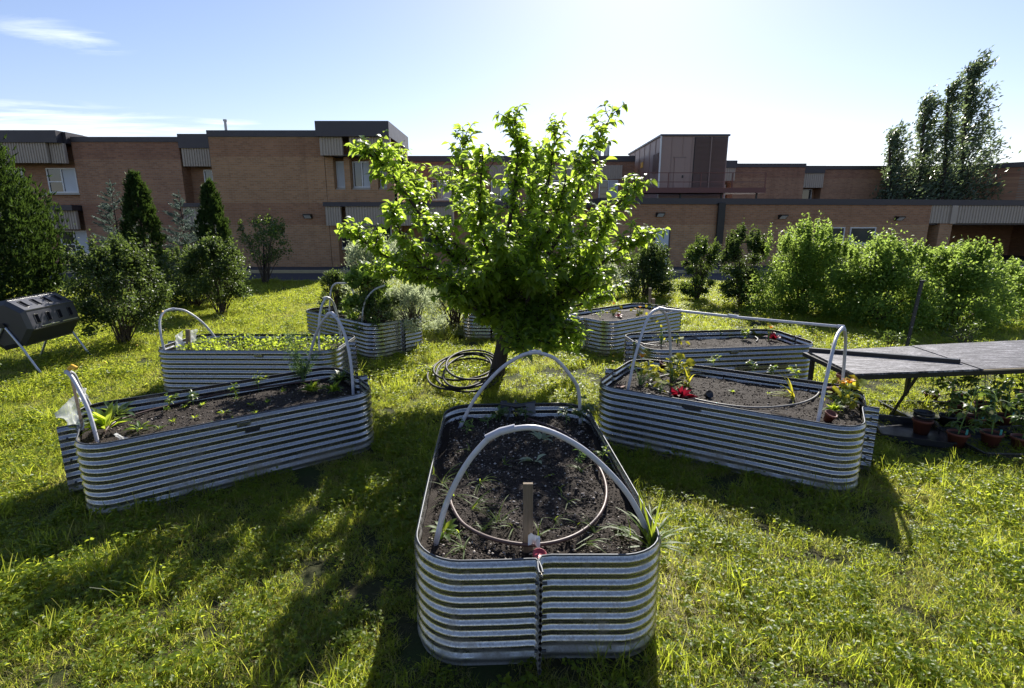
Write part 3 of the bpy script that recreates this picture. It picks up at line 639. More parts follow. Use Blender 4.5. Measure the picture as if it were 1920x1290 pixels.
# left foreground bed hoops
A = [pl(184, 828, 3.86), pl(166, 770, 3.95), pl(140, 716, 4.05), pl(126, 697, 4.1)]; A[0].z = .36
Bp = [pl(126, 697, 4.1), pl(138, 702, 4.2), pl(152, 730, 4.32), pl(174, 770, 4.45)]
t, o = hoop('leaning pipe hoop with yellow clip at the left end of the left foreground bed', [A, Bp], [[pl(124, 698, 4.1), pl(130, 697, 4.13)]])
m = MB(o); c = pl(136, 690, 4.12); m.tube([c+V3((-.03, 0, -.01)), c+V3((0, 0, .015)), c+V3((.03, 0, -.005))], .018, 8); m.build('yellow_clip', X['yellow'], t)
A = [pl(662, 735, 5.0), pl(659, 690, 5.02), pl(650, 640, 5.08), pl(637, 605, 5.14), pl(622, 588, 5.2)]; A[0].z = .38
Bp = [pl(622, 588, 5.2), pl(605, 602, 5.3), pl(588, 640, 5.42), pl(568, 690, 5.55)]; Bp[-1].z = .42
hoop('pipe hoop at the right end of the left foreground bed', [A, Bp], [[pl(614, 590, 5.22), pl(622, 587, 5.2), pl(631, 595, 5.17)]])
# bed behind it
A = [pl(310, 658, 6.6), pl(302, 630, 6.65), pl(300, 600, 6.75), pl(308, 585, 6.85), pl(322, 579, 6.95)]; A[0].z = .42
Bp = [pl(322, 579, 6.95), pl(350, 584, 7.05), pl(385, 610, 7.15), pl(412, 640, 7.25)]; Bp[-1].z = .44
t, o = hoop('wide pipe hoop with yellow joint at left end of the leafy left bed', [A, Bp], [[pl(316, 581, 6.93), pl(328, 579, 6.97)]])
m = MB(o); c = pl(305, 588, 6.85); m.tube([c+V3((-.01, 0, -.03)), c+V3((.004, 0, .0)), c+V3((.02, 0, .03))], .021, 8); m.build('yellow_tape', X['yellow'], t)
A = [pl(598, 655, 6.55), pl(598, 610, 6.6), pl(603, 575, 6.68), pl(612, 558, 6.75)]; A[0].z = .44
Bp = [pl(612, 558, 6.75), pl(624, 566, 6.9), pl(633, 595, 7.05), pl(640, 635, 7.2)]; Bp[-1].z = .46
hoop('narrow pipe hoop at the right end of the leafy left bed', [A, Bp], [[pl(606, 560, 6.73), pl(612, 558, 6.75), pl(618, 560, 6.8)]])
A = [pl(614, 560, 9.3), pl(622, 540, 9.3), pl(642, 531, 9.3), pl(660, 540, 9.3), pl(668, 570, 9.3)]; A[0].z = .44; A[-1].z = .44
hoop('pipe hoop at the far end of the overgrown back left bed', [A])
A = [pl(677, 602, 8.5), pl(683, 570, 8.5), pl(700, 545, 8.6), pl(722, 535, 8.7)]; A[0].z = .43
hoop('pipe hoop rising through the herbs of the back left bed', [A])

# ================================================================== THINGS IN THE BEDS
def hose(label, pts, m, r, n=8, closed=False, name='soaker_hose'):
    P = [V3(p) for p in pts]
    if closed: P.append(P[0])
    q = MB(P[0]); q.tube(spline(P, 8), r, n); ob = q.build(name, X[m]); ob.location = P[0]; return tag(ob, label, 'hose')
hz = .485
hose('brown soaker hose laid in an oval round the soil of the nearest bed', [at(px, py, z=hz+dz) for px, py, dz in ((990, 785, .0), (1060, 812, .01), (1110, 858, .015), (1135, 905, .015), (1130, 955, .012), (1085, 1000, .01), (1010, 1021, .01), (930, 1012, .01), (872, 985, .0), (848, 950, .0), (843, 925, -.01))], 'hosebrown', .0105)
hose('brown soaker hose running along the left foreground bed', [at(px, py, z=.462) for px, py in ((195, 812), (210, 795), (250, 778), (330, 757), (420, 737), (520, 722), (600, 712), (650, 700))], 'hosebrown', .009)
hose('grey hose ring on the soil of the right middle bed', [at(px, py, z=.475) for px, py in ((1205, 646), (1260, 638), (1330, 629), (1400, 628), (1420, 634), (1418, 640))], 'hosegrey', .008)
hose('short grey hose crossing the left end of the right middle bed', [at(px, py, z=.475) for px, py in ((1175, 630), (1205, 644), (1250, 650))], 'hosegrey', .008)
hose('grey hose oval round the soil of the right foreground bed', [at(px, py, z=.485) for px, py in ((1390, 701), (1330, 699), (1270, 700), (1222, 712), (1228, 728), (1290, 745), (1360, 759), (1430, 764), (1500, 756), (1533, 740), (1528, 725), (1470, 715))], 'hosegrey', .009)
hose('grey hose loop among the squash of the back right bed', [at(px, py, z=.50) for px, py in ((1110, 590), (1150, 583), (1190, 583), (1205, 588))], 'hosegrey', .008)
# wooden stake, tape, red pot
p = pl(990, 1036, 2.44); t = thing('wooden_stake', 'grey wooden stake standing upright at the front of the nearest bed', 'stake', (p.x, p.y, .40)); o = t.location
m = MB(o); top = pl(990, 906, 2.46); m.bar((p.x, p.y, .40), (top.x, top.y, top.z), .050, .022, up=(0, 1, 0)); m.build('shaft', X['wood'], t, .002)
c = pl(1003, 1012, 2.41); m = MB(o)
g = [[V3((c.x-.035+.06*i/4, c.y-.012+.012*math.sin(i*2.1+j), c.z+.03-.055*j/4+.012*math.sin(i+j*1.7))) for i in range(5)] for j in range(5)]
m.add([q for r_ in g for q in r_], [(j*5+i, j*5+i+1, (j+1)*5+i+1, (j+1)*5+i) for j in range(4) for i in range(4)], True)
tag(m.build('tape_scrap', X['oldwhite'], t), 'torn white tape stuck to the stake')
def smallpot(label, p, m, h=.07, r=.035, tilt=0, cat='pot'):
    t = thing('plant_pot', label, cat, p); q = MB(); q.lathe((0, 0, 0), [(.001, 0), (r*.72, 0), (r, h), (r*1.12, h), (r*1.12, h*.82), (r*.95, h*.82)], 16); q.lathe((0, 0, 0), [(r*1.10, h), (r*.9, h), (r*.84, h*.8), (.001, h*.8)], 16)
    q.build('pot_body', X[m], t); t.rotation_euler = (tilt, tilt*.5, 0); return t
smallpot('small crimson pot beside the wooden stake in the nearest bed', at(1010, 1050, z=.45), 'red', .045, .032, .2)
smallpot('buried terracotta pot at the far left corner of the right foreground bed', at(1240, 692, z=.47), 'terra', .09, .04, .3)
smallpot('terracotta pot tipped beside the right pipe leg of the right foreground bed', at(1550, 790, z=.46), 'terra', .09, .045, .35)
smallpot('terracotta pot behind the yellow flowers in the right foreground bed', at(1563, 745, z=.46), 'terra', .10, .05, -.2)
smallpot('flat terracotta lid at the left tip of the right foreground bed', at(1163, 727, z=.47), 'terra', .02, .045, 0)
smallpot('terracotta pot under the yellow leaves at the far right end of the right foreground bed', at(1572, 722, z=.47), 'terra', .12, .04, .1)
# black hose gear at the tree end of the nearest bed
t = thing('hose_valve', 'dark hose valve with a grey-green tag at the far rim of the nearest bed', 'hose valve', at(965, 765, z=.54)); o = t.location
m = MB(o); m.tube([pl(938, 757, 4.38), pl(970, 762, 4.36), pl(1005, 756, 4.36)], .022, 10); m.build('valve_body', X['black'], t)
m = MB(o); m.bar(pl(945, 752, 4.40), pl(945, 770, 4.34), .055, .03); m.build('clamp', X['black'], t, .004)
m = MB(o); m.tube([pl(960, 762, 4.36), pl(955, 775, 4.30), pl(950, 790, 4.22)], .012, 8); m.build('hose_end', X['black'], t)
m = MB(o); m.bar(pl(994, 756, 4.33), pl(996, 777, 4.30), .08, .006, up=(0, 1, 0)); m.build('grey_tag', X['rim'], t)
# small stake etc. in leafy left bed
for (px, py, Y, wd_, label, mt) in ((352, 648, 6.75, .05, 'dark weathered wooden board standing at the left end of the leafy left bed', 'wood'), ):
    p = pl(px, 652, Y); q = pl(px, 618, Y); m = MB((p.x, p.y, .4)); m.bar((p.x, p.y, .4), (q.x, q.y, q.z), wd_, .03, up=(0, 1, 0)); ob = m.build('board', X[mt], None, .003); ob.location = (p.x, p.y, .4); tag(ob, label, 'board')
def sheetplastic(label, quad, nn=10, amp=.03, seed=1):
    c = sum(quad, V3())/4; V = []; 
    for j in range(nn+1):
        for i in range(nn+1):
            a = quad[0].lerp(quad[1], i/nn); b = quad[3].lerp(quad[2], i/nn); p = a.lerp(b, j/nn)-c
            nz = noise.fractal(V3((i*.35+seed*7, j*.35, seed)), .8, 2.1, 4); V.append(tuple(p+V3((nz*amp*.4, nz*amp, nz*amp*.4))))
    F = [(j*(nn+1)+i, j*(nn+1)+i+1, (j+1)*(nn+1)+i+1, (j+1)*(nn+1)+i) for j in range(nn) for i in range(nn)]
    ob = put('plastic_sheet', mesh_np('plastic_sheet', V, F, True), X['bag']); ob.location = c; return tag(ob, label, 'plastic sheet')
sheetplastic('clear plastic sheet flapping from the left end of the left foreground bed', [pl(103, 774, 4.0), pl(143, 738, 4.1), pl(156, 806, 3.86), pl(140, 806, 3.92)], seed=1)
sheetplastic('strip of clear plastic hanging behind the leaning hoop', [pl(146, 728, 4.25), pl(162, 728, 4.3), pl(160, 762, 4.2), pl(148, 750, 4.2)], seed=2)
sheetplastic('clear plastic sheet pinned left of the board in the leafy left bed', [pl(328, 630, 6.7), pl(342, 620, 6.75), pl(346, 656, 6.62), pl(330, 656, 6.6)], seed=3)
sheetplastic('clear plastic sheet caught right of the board in the leafy left bed', [pl(355, 620, 6.85), pl(370, 616, 6.9), pl(366, 642, 6.8), pl(356, 648, 6.75)], seed=4)
sheetplastic('scrap of white plastic lying on the soil of the left foreground bed', [at(213, 815, z=.47), at(225, 824, z=.47), at(240, 823, z=.48), at(217, 812, z=.50)], seed=5, amp=.012)
m = MB(pl(152, 800, 3.9)); m.bar(pl(135, 712, 4.15), pl(156, 806, 3.88), .02, .02); ob = m.build('bamboo_stick', X['wood']); ob.location = pl(152, 800, 3.9); tag(ob, 'thin wooden stick leaning inside the leaning hoop of the left foreground bed', 'stick')
# posts behind the back right bed
for px, y0, y1, w_, lb in ((1219, 540, 574, .05, 'taller grey wooden post behind the back right bed'), (1225, 560, 576, .06, 'short stub of a post beside the taller one behind the back right bed')):
    p = pl(px, y1, 10.6); q = pl(px, y0, 10.6); m = MB((p.x, p.y, 0)); m.bar((p.x, p.y, -.02), (q.x, q.y, q.z), w_, w_); ob = m.build('post', X['wood']); ob.location = (p.x, p.y, 0); tag(ob, lb, 'post')
# hose coil at the trunk
coil = thing('hose_coil', 'coil of thick black hose lying round the foot of the fruit tree', 'hose', (-.72, 7.05, 0))
rr_ = random.Random(5)
for k in range(6):
    cxk = -.62+rr_.uniform(-.08, .08); cyk = 7.12+rr_.uniform(-.12, .12); rx = .42+rr_.uniform(-.10, .05); ry = .82+rr_.uniform(-.25, .05)
    tl = rr_.uniform(.02, .10); ph = rr_.uniform(0, 6); z0 = .045+.022*k
    pts = [(cxk+rx*math.cos(a), cyk+ry*math.sin(a), z0+tl*(.5+.5*math.sin(a+ph))) for a in np.linspace(0, 2*PI, 28)]
    m = MB(coil.location); m.tube(spline(pts, 3), .015, 8); m.build('hose_loop', X['hoseblack'], coil)

# ================================================================== COMPOST TUMBLER
CT = thing('compost_tumbler', 'black slotted compost tumbler on steel tube legs at the left edge', 'compost bin', (-7.13, 7.80, 0), R(95))
def ctmesh():
    Ld = .92; r0 = .36; n = 8
    def ringpts(x, r): return [V3((x, r*math.cos(2*PI*(k+.222)/n), .70+r*math.sin(2*PI*(k+.222)/n))) for k in range(n)]
    a = -Ld/2; b = Ld/2
    R0 = ringpts(a, r0); R1 = ringpts(b, r0); Ri0 = ringpts(a+.02, r0-.014); Ri1 = ringpts(b-.02, r0-.014)
    m = MB(); e0 = ringpts(a-.03, r0*.82); m.add(R0+e0, [(k, (k+1) % n, n+(k+1) % n, n+k)[::-1] for k in range(n)]); m.add(e0, [tuple(range(n-1, -1, -1))]); m.build('drum_end', X['tumbler'], CT)
    m = MB(); e1 = ringpts(b+.03, r0*.82); m.add(R1+e1, [(k, (k+1) % n, n+(k+1) % n, n+k) for k in range(n)]); m.add(e1, [tuple(range(n))])
    m.build('drum_end', X['tumbler'], CT)
    for k in range(n):
        q0 = R0[k]; q1 = R0[(k+1) % n]; nn = ((q0+q1)/2-V3((a, 0, .70))).normalized()
        p = MB(); slots = 4 if k in (2, 3, 6, 7) else 0
        def P(u, v, d=0): return V3((a+u*Ld, 0, 0))+V3((0, q0.y, q0.z)).lerp(V3((0, q1.y, q1.z)), v)+nn*d
        us = [0]; 
        for s in range(slots): c = (s+.62)/(slots+.25); us += [c-.04, c+.04]
        us.append(1); us = us if slots else [0, 1]; v0, v1 = .28, .74
        for i in range(len(us)-1):
            u0, u1 = us[i], us[i+1]; slot = slots and i % 2 == 1
            if not slot: p.add([P(u0, 0), P(u1, 0), P(u1, 1), P(u0, 1)], [(0, 1, 2, 3)])
            else:
                p.add([P(u0, 0), P(u1, 0), P(u1, v0), P(u0, v0)], [(0, 1, 2, 3)]); p.add([P(u0, v1), P(u1, v1), P(u1, 1), P(u0, 1)], [(0, 1, 2, 3)])
                d = -.035; p.add([P(u0, v0), P(u1, v0), P(u1, v1), P(u0, v1), P(u0, v0, d), P(u1, v0, d), P(u1, v1, d), P(u0, v1, d)], [(4, 5, 6, 7), (0, 1, 5, 4), (1, 2, 6, 5), (2, 3, 7, 6), (3, 0, 4, 7)])
                fr_ = .006
                for (ua, va, ub, vb) in ((u0, v0, u1, v0), (u0, v1, u1, v1), (u0, v0, u0, v1), (u1, v0, u1, v1)): p.bar(P(ua, va, .003), P(ub, vb, .003), .008, .008)
        # raised edges along the panel
        p.bar(P(.0, .02, .004), P(1, .02, .004), .016, .014); 
        p.build('drum_panel', X['tumbler'], CT)
        if k == 3:
            m = MB(); m.bar(P(.16, .93, .012), P(.52, .93, .012), .012, .012); m.bar(P(.60, .93, .012), P(.95, .93, .012), .012, .012); m.build('latch_strip', X['chrome'], CT)
ctmesh()
for sx in (-1, 1):
    x = sx*.50
    for sy in (-1, 1):
        m = MB(); m.tube(spline([(x, 0, .70), (x+sx*.01, sy*.18, .40), (x+sx*.02, sy*.37, .03), (x+sx*.02, sy*.44, .012)], 5), .017, 10); m.build('leg', X['chrome'], CT)
    m = MB(); m.tube([(x-sx*.04, 0, .70), (x+sx*.03, 0, .70)], .035, 12); m.build('axle', X['blackmetal'], CT)

# ================================================================== TABLE WITH POTS
TZ = .65
tA = at(1515, 658, z=TZ); tB = at(1603, 701, z=TZ); 
tD = V3((7.6, 6.75, TZ)); tC = tB+(tD-tA)
TB = thing('plywood_table', 'low table with weathered grey plywood top on black metal legs at right edge', 'table', (tB.x, tB.y, 0)); o = TB.location
tC = tB+V3((3.3, .42, 0)); tD = tA+V3((3.3, .62, 0))
def quadslab(name, Q, z0, z1, m, parent, o, bev=0):
    q = MB(o); vs = [(p.x, p.y, z) for z in (z0, z1) for p in Q]; q.add(vs, [(3, 2, 1, 0), (4, 5, 6, 7), (0, 1, 5, 4), (1, 2, 6, 5), (2, 3, 7, 6), (3, 0, 4, 7)]); return q.build(name, X[m], parent, bev)
mA = tA.lerp(tD, .42); mB = tB.lerp(tC, .42); g_ = (tD-tA).normalized()*.006
quadslab('top_board', [tB, mB-g_, mA-g_, tA], TZ-.02, TZ, 'ply', TB, o, .002)
quadslab('top_board', [mB+g_-V3((0, .02, 0)), tC, tD, mA+g_], TZ-.018, TZ+.006, 'ply', TB, o, .002)
m = MB(o); m.bar(mB+V3((.01, -.026, -.006)), mB.lerp(tC, .85)+V3((0, -.012, -.006)), .012, .016); m.build('raw_board_edge', X['plyedge'], TB)
for a, b in ((tB, tC), (tA, tD), (tB, tA), (mB, mA)):
    m = MB(o); m.bar(a+V3((.02, .03, -.046)), b+V3((-.02, .03, -.046)), .04, .045); m.build('frame_rail', X['blackmetal'], TB)
def leg(p, q, name='leg'):
    m = MB(o); m.bar(p, q, .04, .04); m.build(name, X['blackmetal'], TB)
leg(tB+V3((.04, .05, -.05)), V3((tB.x+.04, tB.y+.05, 0))); leg(tA+V3((.05, -.03, -.05)), V3((tA.x+.05, tA.y-.03, 0)))
m = MB(o); m.bar(V3((4.30, 5.40, TZ-.05)), V3((4.20, 5.60, .0)), .024, .024); m.build('leg', X['blackmetal'], TB); leg(mA+V3((0, -.05, -.05)), V3((mA.x, mA.y-.05, 0))); leg(tC+V3((-.1, .1, -.05)), V3((tC.x-.1, tC.y+.1, 0)))
# stick on the table
p0 = at(1517, 655, z=TZ+.022); p1 = at(1797, 677, z=TZ+.022)
m = MB(p0); m.bar(p0, p1, .045, .04); m.tube([p1, p1+(p1-p0).normalized()*.012], .024, 8); ob = m.build('black_batten', X['blackmetal']); ob.location = p0; tag(ob, 'long dark batten lying across the plywood table', 'batten')
# steel post behind the table
p0 = pl(1704, 648, 7.6); p1 = pl(1729, 527, 7.75); ps = thing('metal_post', 'dark perforated steel post leaning behind the plywood table', 'post', (p0.x, p0.y, 0)); o = ps.location
m = MB(o); m.bar((p0.x-.05, p0.y, 0), p1, .045, .02); m.bar((p0.x-.05, p0.y+.014, 0), p1+V3((0, .014, 0)), .012, .03); m.build('shaft', X['blackmetal'], ps)
m = MB(o); m.bar(p1+V3((-.03, 0, 0)), p1+V3((.05, 0, .005)), .03, .02); m.build('cap', X['blackmetal'], ps)
for k in range(7):
    q = V3((p0.x-.05, p0.y, 0)).lerp(p1, .12+k*.12)+V3((0, -.011, 0)); m = MB(o); m.lathe(q, [(.001, 0), (.006, 0)], 8); m.tube([q+V3((0, .0, 0)), q+V3((0, -.002, 0))], .006, 8); m.build('hole', X['oldwhite'] if k == 3 else X['chrome'], ps)
# trays and pots
def tray(label, c, lx, ly, rz):
    t = thing('plant_tray', label, 'tray', c, rz); m = MB(); h = .06
    m.box(-lx/2, lx/2, -ly/2, ly/2, 0, .006)
    for x0, x1, y0, y1 in ((-lx/2, -lx/2+.006, -ly/2, ly/2), (lx/2-.006, lx/2, -ly/2, ly/2), (-lx/2+.006, lx/2-.006, -ly/2, -ly/2+.006), (-lx/2+.006, lx/2-.006, ly/2-.006, ly/2)): m.box(x0, x1, y0, y1, .006, h)
    m.build('base', X['black'], t); m = MB(); q = [(-lx/2-.012, -ly/2-.012), (lx/2+.012, -ly/2-.012), (lx/2+.012, ly/2+.012), (-lx/2-.012, ly/2+.012)]
    for i in range(4): m.bar((*q[i], h+.004), (*q[(i+1) % 4], h+.004), .02, .008)
    m.build('rim', X['black'], t)
trg = at(1800, 830, z=0)
tray('black plastic tray whose front left corner pokes out under the table', (4.06, 5.12, 0), .56, .62, R(-24))
tray('black plastic tray at the front under the table', (4.62, 4.78, 0), .60, .60, R(-4)); tray('black plastic tray at the right edge under the table', (5.3, 4.85, 0), .60, .6, R(3)); tray('black plastic tray behind the other trays under the table', (4.75, 5.65, .0), .9, .55, R(-3))
def tomato(label, px, py, r=.085, h=.15, ph=.45, bare=False, group=None, z=.008, stacked=0, leaves=26, mt='terra'):
    p = at(px, py, z=z); t = thing('potted_plant' if not bare else 'plant_pot', label, 'potted plant' if not bare else 'pot', p, 0, group)
    q = MB(); q.lathe((0, 0, 0), [(.001, 0), (r*.72, 0), (r*.95, h*.84), (r*1.07, h*.84), (r*1.07, h), (r*.97, h), (r*.92, h*.8), (.001, h*.78)], 20); q.build('pot', X[mt], t)
    for k in range(stacked):
        q = MB(); z0 = h*.55+.035*(k+1); q.lathe((0, 0, z0), [(r*.95, h*.4), (r*1.05, h*.4), (r*1.05, h*.52), (r*.97, h*.52), (r*.9, h*.3)], 20); q.build('nested_pot', X['black'], t)
    if not bare:
        q = MB(); q.lathe((0, 0, 0), [(.001, h*.86), (r*.94, h*.85)], 20); q.build('soil', X['soil'], t)
        rn = random.Random(int(px*7+py)); lx = rn.uniform(-.08, .08); ly = rn.uniform(-.05, .05)
        pts = [V3((0, 0, h*.8)), V3((lx*.4, ly*.4, h+ph*.3)), V3((lx, ly, h+ph*.65)), V3((lx*1.2, ly*1.2, h+ph))]
        q = MB(); q.tube(spline(pts, 4), .006, 6, r1=.003)
        P = []; D = []
        for k in range(8):
            s = .15+.8*k/8; b0 = pts[0].lerp(pts[3], s); a = rn.uniform(0, 2*PI); b1 = b0+V3((math.cos(a)*.13, math.sin(a)*.13, .04*rn.random())); q.tube([b0, b0.lerp(b1, .5)+V3((0, 0, .02)), b1], .003, 5)
            for j in range(leaves//4):
                f = .35+.65*rn.random(); bb = b0.lerp(b1, f); P.append(bb); a2 = a+rn.uniform(-1.3, 1.3); D.append((math.cos(a2), math.sin(a2), rn.uniform(-.8, .1)))
        q.build('stem', X['stem'], t)
        n = len(P); cput('leaves', [cloud(np.array(P), np.array(D), np.array([(0, 0, 1.)]*n)+rng.normal(0, .4, (n, 3)), rng.uniform(.06, .10, n), rng.uniform(.028, .045, n), 'leaf8')], 'mid_leaf', t)
        if rn.random() < .5:
            q = MB(); q.box(r*.3, r*.3+.022, -r*.6, -r*.6+.002, h*.7, h+.045); q.build('plant_tag', X['teal'], t)
    return t
Gp = 'potted seedlings under the table'
tomato('terracotta pot with black pots nested in it at the left tip of the trays', 1726, 812, .085, .15, bare=True, stacked=2)
tomato('small potted seedling standing on the grass furthest back left under the table', 1745, 752, .075, .10, .32, group=Gp)
tomato('potted tomato with a thick leaning stem, front left under the table', 1792, 836, .085, .14, .48, group=Gp)
tomato('potted tomato in the front row below the middle of the table edge', 1855, 836, .085, .14, .48, group=Gp)
tomato('potted tomato in the front row at the right edge of the picture', 1912, 845, .085, .14, .46, group=Gp)
for i, (px, py) in enumerate(((1775, 800), (1825, 803), (1880, 800), (1930, 805), (1790, 775), (1840, 775), (1890, 772), (1935, 775), (1800, 755), (1860, 752), (1915, 752))):
    tomato('potted seedling %s from the left in the %s row of pots under the table' % (('first', 'second', 'third', 'fourth')[i % 4], ('second', 'third', 'rearmost')[i//4]), px, py, .08, .13, .42, group='crowded seedlings in the back rows under the table', mt='terra' if i % 3 else 'black', leaves=22)

# ================================================================== PLANTS IN THE BEDS
def grass_tuft(label, p, n, ln, spread=1.0, group=None, m='weed', wd=.006, tmpl='blade', name='grass_weed', cat='weed', curl=1.0, up=.7):
    t0 = []; P = []; Dd = []; W = []; Ls = []; Nn = []
    org = V3(p); m_ = MB()
    V = []; F = []; tn = []; a0 = rng.uniform(0, 2*PI)
    for i in range(n):
        a = (a0+rng.normal(0, 1.0)); l = ln*rng.uniform(.35, 1.15); el = rng.uniform(.25, 1.35)/spread; el = min(el, 1.4)
        d = np.array((math.cos(a)*math.cos(el), math.sin(a)*math.cos(el), math.sin(el))); side = np.array((-math.sin(a), math.cos(a), 0.))
        pos = np.array((rng.normal(0, .006), rng.normal(0, .006), 0.)); k = 6; b0 = len(V); tt = rng.random()
        for j in range(k+1):
            s = j/k; ww = wd*(1-.85*s**1.5)*.5*(0.6+.8*min(1, s*4))
            V += [pos-side*ww, pos+side*ww]; tn += [tt, tt]
            d = d+np.array((0, 0, -.24*curl)); d /= np.linalg.norm(d); pos = pos+d*l/k
            pos[2] = max(pos[2], .004)
        F += [(b0+2*j, b0+2*j+1, b0+2*j+3, b0+2*j+2) for j in range(k)]
    o_ = put(name, mesh_np(name, V, F, True, tn), X[m]); o_.location = org; return tag(o_, label, cat, group)
def rosette(label, p, n, ln, wd, m='weed', name='leafy_weed', cat='weed', group=None, el=(.1, .9), tmpl='leaf8', stemr=0):
    org = V3(p); a = rng.uniform(0, 2*PI, n); e = rng.uniform(*el, n)
    D = np.stack([np.cos(a)*np.cos(e), np.sin(a)*np.cos(e), np.sin(e)], 1); Nn = np.stack([-np.cos(a)*np.sin(e), -np.sin(a)*np.sin(e), np.cos(e)], 1)
    P = D*ln*.12; o_ = cput(name, [cloud(P, D, Nn+rng.normal(0, .25, (n, 3)), rng.uniform(.6, 1.1, n)*ln, rng.uniform(.7, 1.1, n)*wd, tmpl)], m)
    o_.location = org; return tag(o_, label, cat, group)
def sprig(label, p, h, nl, ln, wd, m='mid_leaf', name='seedling', cat='seedling', group=None, lean=(0, 0), tmpl='leaf8', branches=3, spread=.4):
    """upright stem with side branches; parts stem and leaves"""
    t = thing(name, label, cat, p, 0, group); q = MB(); top = V3((lean[0], lean[1], h)); P = []; D = []
    q.tube(spline([V3((0, 0, -.02)), V3((lean[0]*.3, lean[1]*.3, h*.5)), top], 4), max(.0022, h*.008), 6, r1=.0015)
    for b in range(branches):
        a = rng.uniform(0, 2*PI); s = rng.uniform(.1, .7); b0 = V3((0, 0, 0)).lerp(top, s); b1 = b0+V3((math.cos(a)*spread*h, math.sin(a)*spread*h, h*(.9-s)*rng.uniform(.5, 1)))
        q.tube([b0, b0.lerp(b1, .5)+V3((0, 0, .02*h)), b1], .0018, 5)
        for k in range(nl//(branches+1)):
            f = rng.uniform(.2, 1); P.append(b0.lerp(b1, f)); D.append((math.cos(a)+rng.normal(0, .8), math.sin(a)+rng.normal(0, .8), rng.uniform(-.3, .7)))
    for k in range(nl-len(P)):
        s = rng.uniform(.15, 1); P.append(V3((0, 0, 0)).lerp(top, s)); a = rng.uniform(0, 2*PI); D.append((math.cos(a), math.sin(a), rng.uniform(-.2, .8)))
    q.build('stem', X['stem'], t); n = len(P)
    cput('leaves', [cloud(np.array(P), np.array(D), np.array([(0, 0, 1.)]*n)+rng.normal(0, .35, (n, 3)), rng.uniform(.6, 1.1, n)*ln, rng.uniform(.7, 1.1, n)*wd, tmpl)], m, t); return t
def squash(label, p, h, leaves, flowers=(), group=None, m='squash', lw=.056, name='squash_plant'):
    """long stalks each carrying one round leaf or one orange flower"""
    t = thing(name, label, 'plant', p, 0, group); q = MB()
    leaves = list(leaves)+[(a_+rng.normal(0, .05), b_+rng.normal(0, .05), c_*rng.uniform(.35, 1.0), d_*rng.uniform(.4, .8)) for a_, b_, c_, d_ in leaves*2]
    for k_, (dx, dy, dz, sz) in enumerate(leaves):
        e = V3((dx, dy, dz*h)); q.tube(spline([V3((0, 0, -.02)), e*.5+V3((0, 0, .04)), e], 4), .0028, 6)
        n_ = V3((rng.normal(0, .35), -.75+rng.normal(0, .3), 1)).normalized(); a = rng.uniform(0, 2*PI); d = V3((math.cos(a), math.sin(a)*.4-.35, rng.uniform(-.5, .1)))
        lf = cput('leaf', [cloud([e], [d], [n_], lw*sz*1.2, lw*sz*(1.05 if k_ % 3 else .6), 'round' if k_ % 3 else 'leaf8')], m, t)
    for (dx, dy, dz, sz) in flowers:
        e = V3((dx, dy, dz*h)); q.tube(spline([V3((0, 0, -.02)), e*.5+V3((0, 0, .03)), e], 4), .003, 6)
        a = np.arange(6)/6*2*PI+rng.uniform(0, 1); D = np.stack([np.cos(a)*.7, np.sin(a)*.7, np.full(6, .75)], 1); Nn = np.stack([-np.cos(a), -np.sin(a), np.full(6, .8)], 1)
        cput('flower', [cloud(np.array([e]*6), D, Nn, .055*sz, .036*sz, 'leaf8')], 'orange', t)
    q.build('stalks', X['stem'], t); return t
# nearest bed
GA = 'thin grass weeds on the soil of the nearest bed'
for px, py, n, ln in ((868, 880, 12, .16), (900, 905, 14, .17), (850, 930, 13, .18), (885, 955, 14, .16), (935, 985, 16, .17), (905, 995, 10, .12), (965, 990, 9, .12), (1040, 975, 10, .16), (1085, 985, 9, .12), (1115, 1000, 10, .13),
                      (1160, 990, 12, .14), (1065, 940, 9, .13), (1050, 915, 8, .11), (870, 1030, 12, .15), (1090, 885, 9, .11), (830, 905, 10, .15), (945, 870, 6, .09), (1100, 1020, 9, .12), (1010, 1005, 8, .10), (860, 1000, 10, .13), (880, 845, 6, .10), (1135, 870, 7, .10), (1180, 1005, 12, .14)):
    grass_tuft('thin pale green grass weed sprawling on the soil of the nearest bed', at(px, py, z=.468), max(5, n-3), ln*1.25, 1.2, GA, curl=.8, wd=.006)
grass_tuft('big arching grass clump spilling over the right front corner of the nearest bed', at(1222, 1030, z=.46)+V3((0, .02, 0)), 34, .27, .9, wd=.012, curl=.8)
grass_tuft('grass clump beside the right front corner clump of the nearest bed', at(1205, 985, z=.46), 16, .22, .9, wd=.009)
grass_tuft('tall grass wisps at the left rim of the nearest bed', at(812, 890, z=.46), 8, .20, .8, wd=.006)
rosette('low green weed inside the left front hoop leg of the nearest bed', at(832, 1000, z=.47), 14, .09, .04)
rosette('young blue-green plant with three broad leaves in the middle of the nearest bed', at(1003, 866, z=.475), 6, .11, .045, 'feather', 'seedling', 'seedling', el=(.2, .9))
rosette('blue-green seedling just under the top of the front hoop', at(1015, 826, z=.475), 8, .11, .04, 'feather', 'seedling', 'seedling', el=(.2, .9))
rosette('tiny light green sprout left of the bare soil in the nearest bed', at(1030, 893, z=.475), 6, .05, .016, 'weed', 'seedling', 'seedling')
sprig('feathery seedling in the left half of the nearest bed', at(875, 815, z=.47), .12, 40, .05, .006, 'dill', tmpl='leaf4')
sprig('sparse seedling in the shade at the far left of the nearest bed', at(915, 800, z=.47), .10, 26, .05, .008, 'dill', tmpl='leaf4')
sprig('narrow-leaved seedling in the right half of the nearest bed', at(1085, 870, z=.47), .11, 30, .06, .007, 'dill', tmpl='leaf4')
